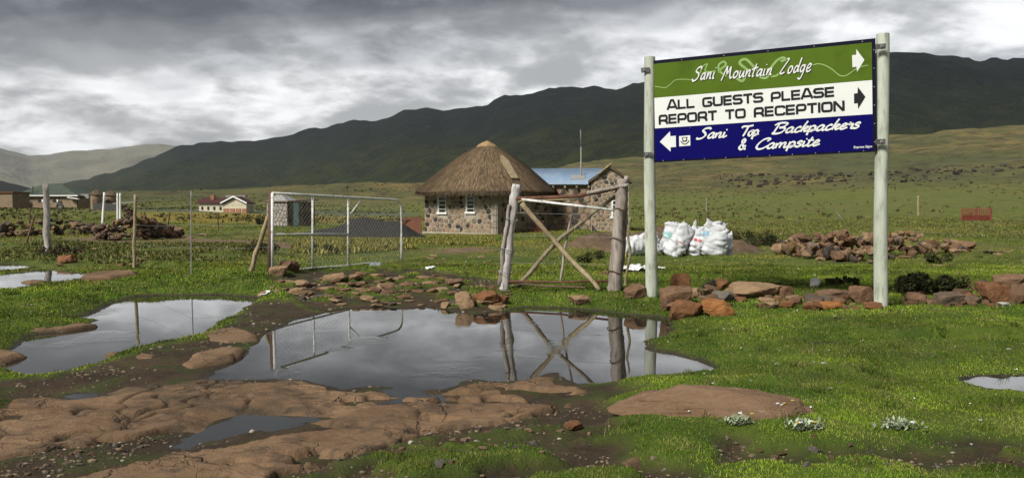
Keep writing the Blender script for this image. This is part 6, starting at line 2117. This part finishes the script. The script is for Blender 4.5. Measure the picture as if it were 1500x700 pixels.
# small white flowers in the turf
r = np.random.default_rng(77)
y = np.exp(r.uniform(math.log(4.3), math.log(22), 300)); x = r.uniform(-.65, .7, 300) * y
k = on_turf(x, y, r) & ((x > .8) | (r.random(300) < .25)) & (fbm(x * .9, y * .9, 3, 78) > .45); x, y = x[k], y[k]
mb = MB()
for i in range(len(x)):
    z = gh(x[i], y[i]) + .025; q_ = r.uniform(.004, .009) * max(1, y[i] / 7)
    pts = [Vector((x[i] + q_ * math.cos(a), y[i] + q_ * math.sin(a), z + r.uniform(0, .006))) for a in np.linspace(0, 6.283, 6)[:-1]]
    mb.prism(pts, (0, 0, .003))
tag(mb.build('daisies', M['litter']), 'tiny white flowers sprinkled over the green turf', 'flowers', kind='stuff')

# pebbles lying in the mud and on the bare ground
r = np.random.default_rng(79)
n = 16000
y = np.exp(r.uniform(math.log(3.3), math.log(14), n)); x = r.uniform(-.68, .7, n) * y
k = (ghv(x, y, MUD2) > r.uniform(.3, .9, n)) & (ghv(x, y, PUDD2) > .01) & (fbm(x * 1.7, y * 1.7, 3, 80) > r.uniform(.35, .6, n)) & ((union_sd(x, y, SLAB) > -.02) | (r.random(n) < .12))
x, y = x[k], y[k]; m = len(x); z = ghv(x, y)
ico = SMALL[0]
tmp = bmesh.new(); bmesh.ops.create_icosphere(tmp, subdivisions=1, radius=1)
iv = np.array([v_.co[:] for v_ in tmp.verts]); tmp.verts.ensure_lookup_table(); itf = np.array([[v_.index for v_ in f.verts] for f in tmp.faces]); tmp.free()
sz = r.uniform(.004, .013, m) * (1 + 1.2 * r.random(m) ** 5) * np.clip(y / 6, .8, 1.6)
V = iv[None] * (sz[:, None, None] * np.stack([np.ones(m), r.uniform(.6, 1, m), r.uniform(.4, .7, m)], 1)[:, None, :]) * (1 + r.normal(0, .12, (m, len(iv), 1)))
V += np.stack([x, y, z + sz * .15], 1)[:, None, :]
F = (itf[None] + (np.arange(m) * len(iv))[:, None, None]).reshape(-1, 3)
pc = np.array([(0.16, 0.12, 0.08), (0.11, 0.09, 0.07), (0.20, 0.15, 0.10), (0.075, 0.06, 0.05), (0.30, 0.27, 0.22)])[r.choice(5, m, p=[.32, .26, .18, .2, .04])] * r.uniform(.7, 1.2, m)[:, None]
peb = np_mesh('pebbles', V.reshape(-1, 3), F, M['leaf'], False, None, 'stuff', np.repeat(pc[:, None, :], len(iv), 1).reshape(-1, 3))
tag(peb, 'small pebbles strewn over the bare mud', 'pebbles')

# rocky bands on the hillsides
def outcrop(pts, n, size, label, seed, spread, mats):
    rr_ = random.Random(seed)
    feet = [gp(a, b) for a, b in pts]
    e = empty('rock_outcrop', feet[len(feet) // 2], label, 'rock outcrop')
    for i in range(n):
        t_ = rr_.random() * (len(feet) - 1); k_ = min(int(t_), len(feet) - 2); t_ -= k_
        c = feet[k_].lerp(feet[k_ + 1], t_)
        x_ = c.x + rr_.gauss(0, 2); y_ = c.y + rr_.gauss(0, spread)
        w = rr_.uniform(*size) * (.5 + rr_.random() ** 2 * 1.2)
        stone('stone', (x_, y_, gh(x_, y_)), (w, w * .8, w * rr_.uniform(.4, .8)), rr_.choice(mats), e, rr_.choice(SMALL), None, .3, rr_)


outcrop([(1060, 266), (1150, 262), (1250, 262), (1345, 256)], 280, (.4, 1.3), 'dark rocky band on the hillside seen under the sign board', 91, 14, ['rock_black'])
outcrop([(1330, 252), (1420, 250), (1500, 245)], 70, (.5, 1.3), 'dark rocky band on the hillside right of the sign', 92, 9, ['rock_black'])
outcrop([(200, 284), (300, 278), (400, 273), (500, 271), (600, 272)], 150, (.3, .9), 'scattered rocks along the crest of the grassy bank', 93, 16, ['rock_dark', 'rock_black', 'rock_black'])


def scrub(n, y0, y1, u0, u1, label, seed, cols, h0):
    r = np.random.default_rng(seed)
    y = r.uniform(y0, y1, n); x = r.uniform(u0, u1, n) * y
    k = fbm(x * .03, y * .03, 4, seed) > r.uniform(.38, .62, n); x, y = x[k], y[k]; z = ghv(x, y); m = len(x)
    ca = r.uniform(0, 6.283, (m, 5)); rad = r.uniform(.1, .7, (m, 5)) * h0
    V = []
    px_ = x[:, None] + np.cos(ca) * rad; py_ = y[:, None] + np.sin(ca) * rad; pz = z[:, None] + r.uniform(0, .5, (m, 5)) * h0 * .6
    a = r.uniform(0, 6.283, (m, 5)); w = r.uniform(.15, .4, (m, 5)) * h0
    P0 = np.stack([px_ - np.cos(a) * w, py_ - np.sin(a) * w, pz - .1 * h0], -1); P1 = np.stack([px_ + np.cos(a) * w, py_ + np.sin(a) * w, pz - .1 * h0], -1)
    P2 = np.stack([px_ + r.normal(0, .1, (m, 5)) * h0, py_ + r.normal(0, .1, (m, 5)) * h0, pz + r.uniform(.25, .6, (m, 5)) * h0], -1)
    V = np.stack([P0, P1, P2], 2).reshape(-1, 3)
    cc = np.array(cols)[r.integers(0, len(cols), m)] * r.uniform(.6, 1.3, m)[:, None]
    o = np_mesh('scrub', V, np.arange(len(V)).reshape(-1, 3), M['leaf'], False, None, 'stuff', np.repeat(cc, 15, 0))
    tag(o, label, 'scrub')


scrub(14000, 60, 330, -.72, .12, 'low dark scrub dotted over the bank beyond the huts', 95, [(0.04, 0.042, 0.016), (0.085, 0.08, 0.03), (0.15, 0.125, 0.045), (0.06, 0.07, 0.022)], .34)
scrub(4500, 60, 500, .08, .72, 'low scrub dotted over the hillside under the sign board', 96, [(0.05, 0.05, 0.018), (0.10, 0.088, 0.032), (0.135, 0.115, 0.042), (0.06, 0.066, 0.022)], .42)

# ------------------------------------------------------------------ haze
hz = bpy.data.materials.new('haze_air'); hz.use_nodes = True
hn = hz.node_tree.nodes; hn.clear()
ho = hn.new('ShaderNodeOutputMaterial'); hv = hn.new('ShaderNodeVolumePrincipled')
hv.inputs['Color'].default_value = (0.80, 0.86, 0.95, 1); hv.inputs['Density'].default_value = 2.6e-5; hv.inputs['Anisotropy'].default_value = 0.0
hz.node_tree.links.new(hv.outputs[0], ho.inputs['Volume'])
hb = MB().box((0, 7200, 350), (29000, 14800, 830)).build('haze', hz)
tag(hb, 'thin pale air softening the far mountains', 'haze', kind='stuff')
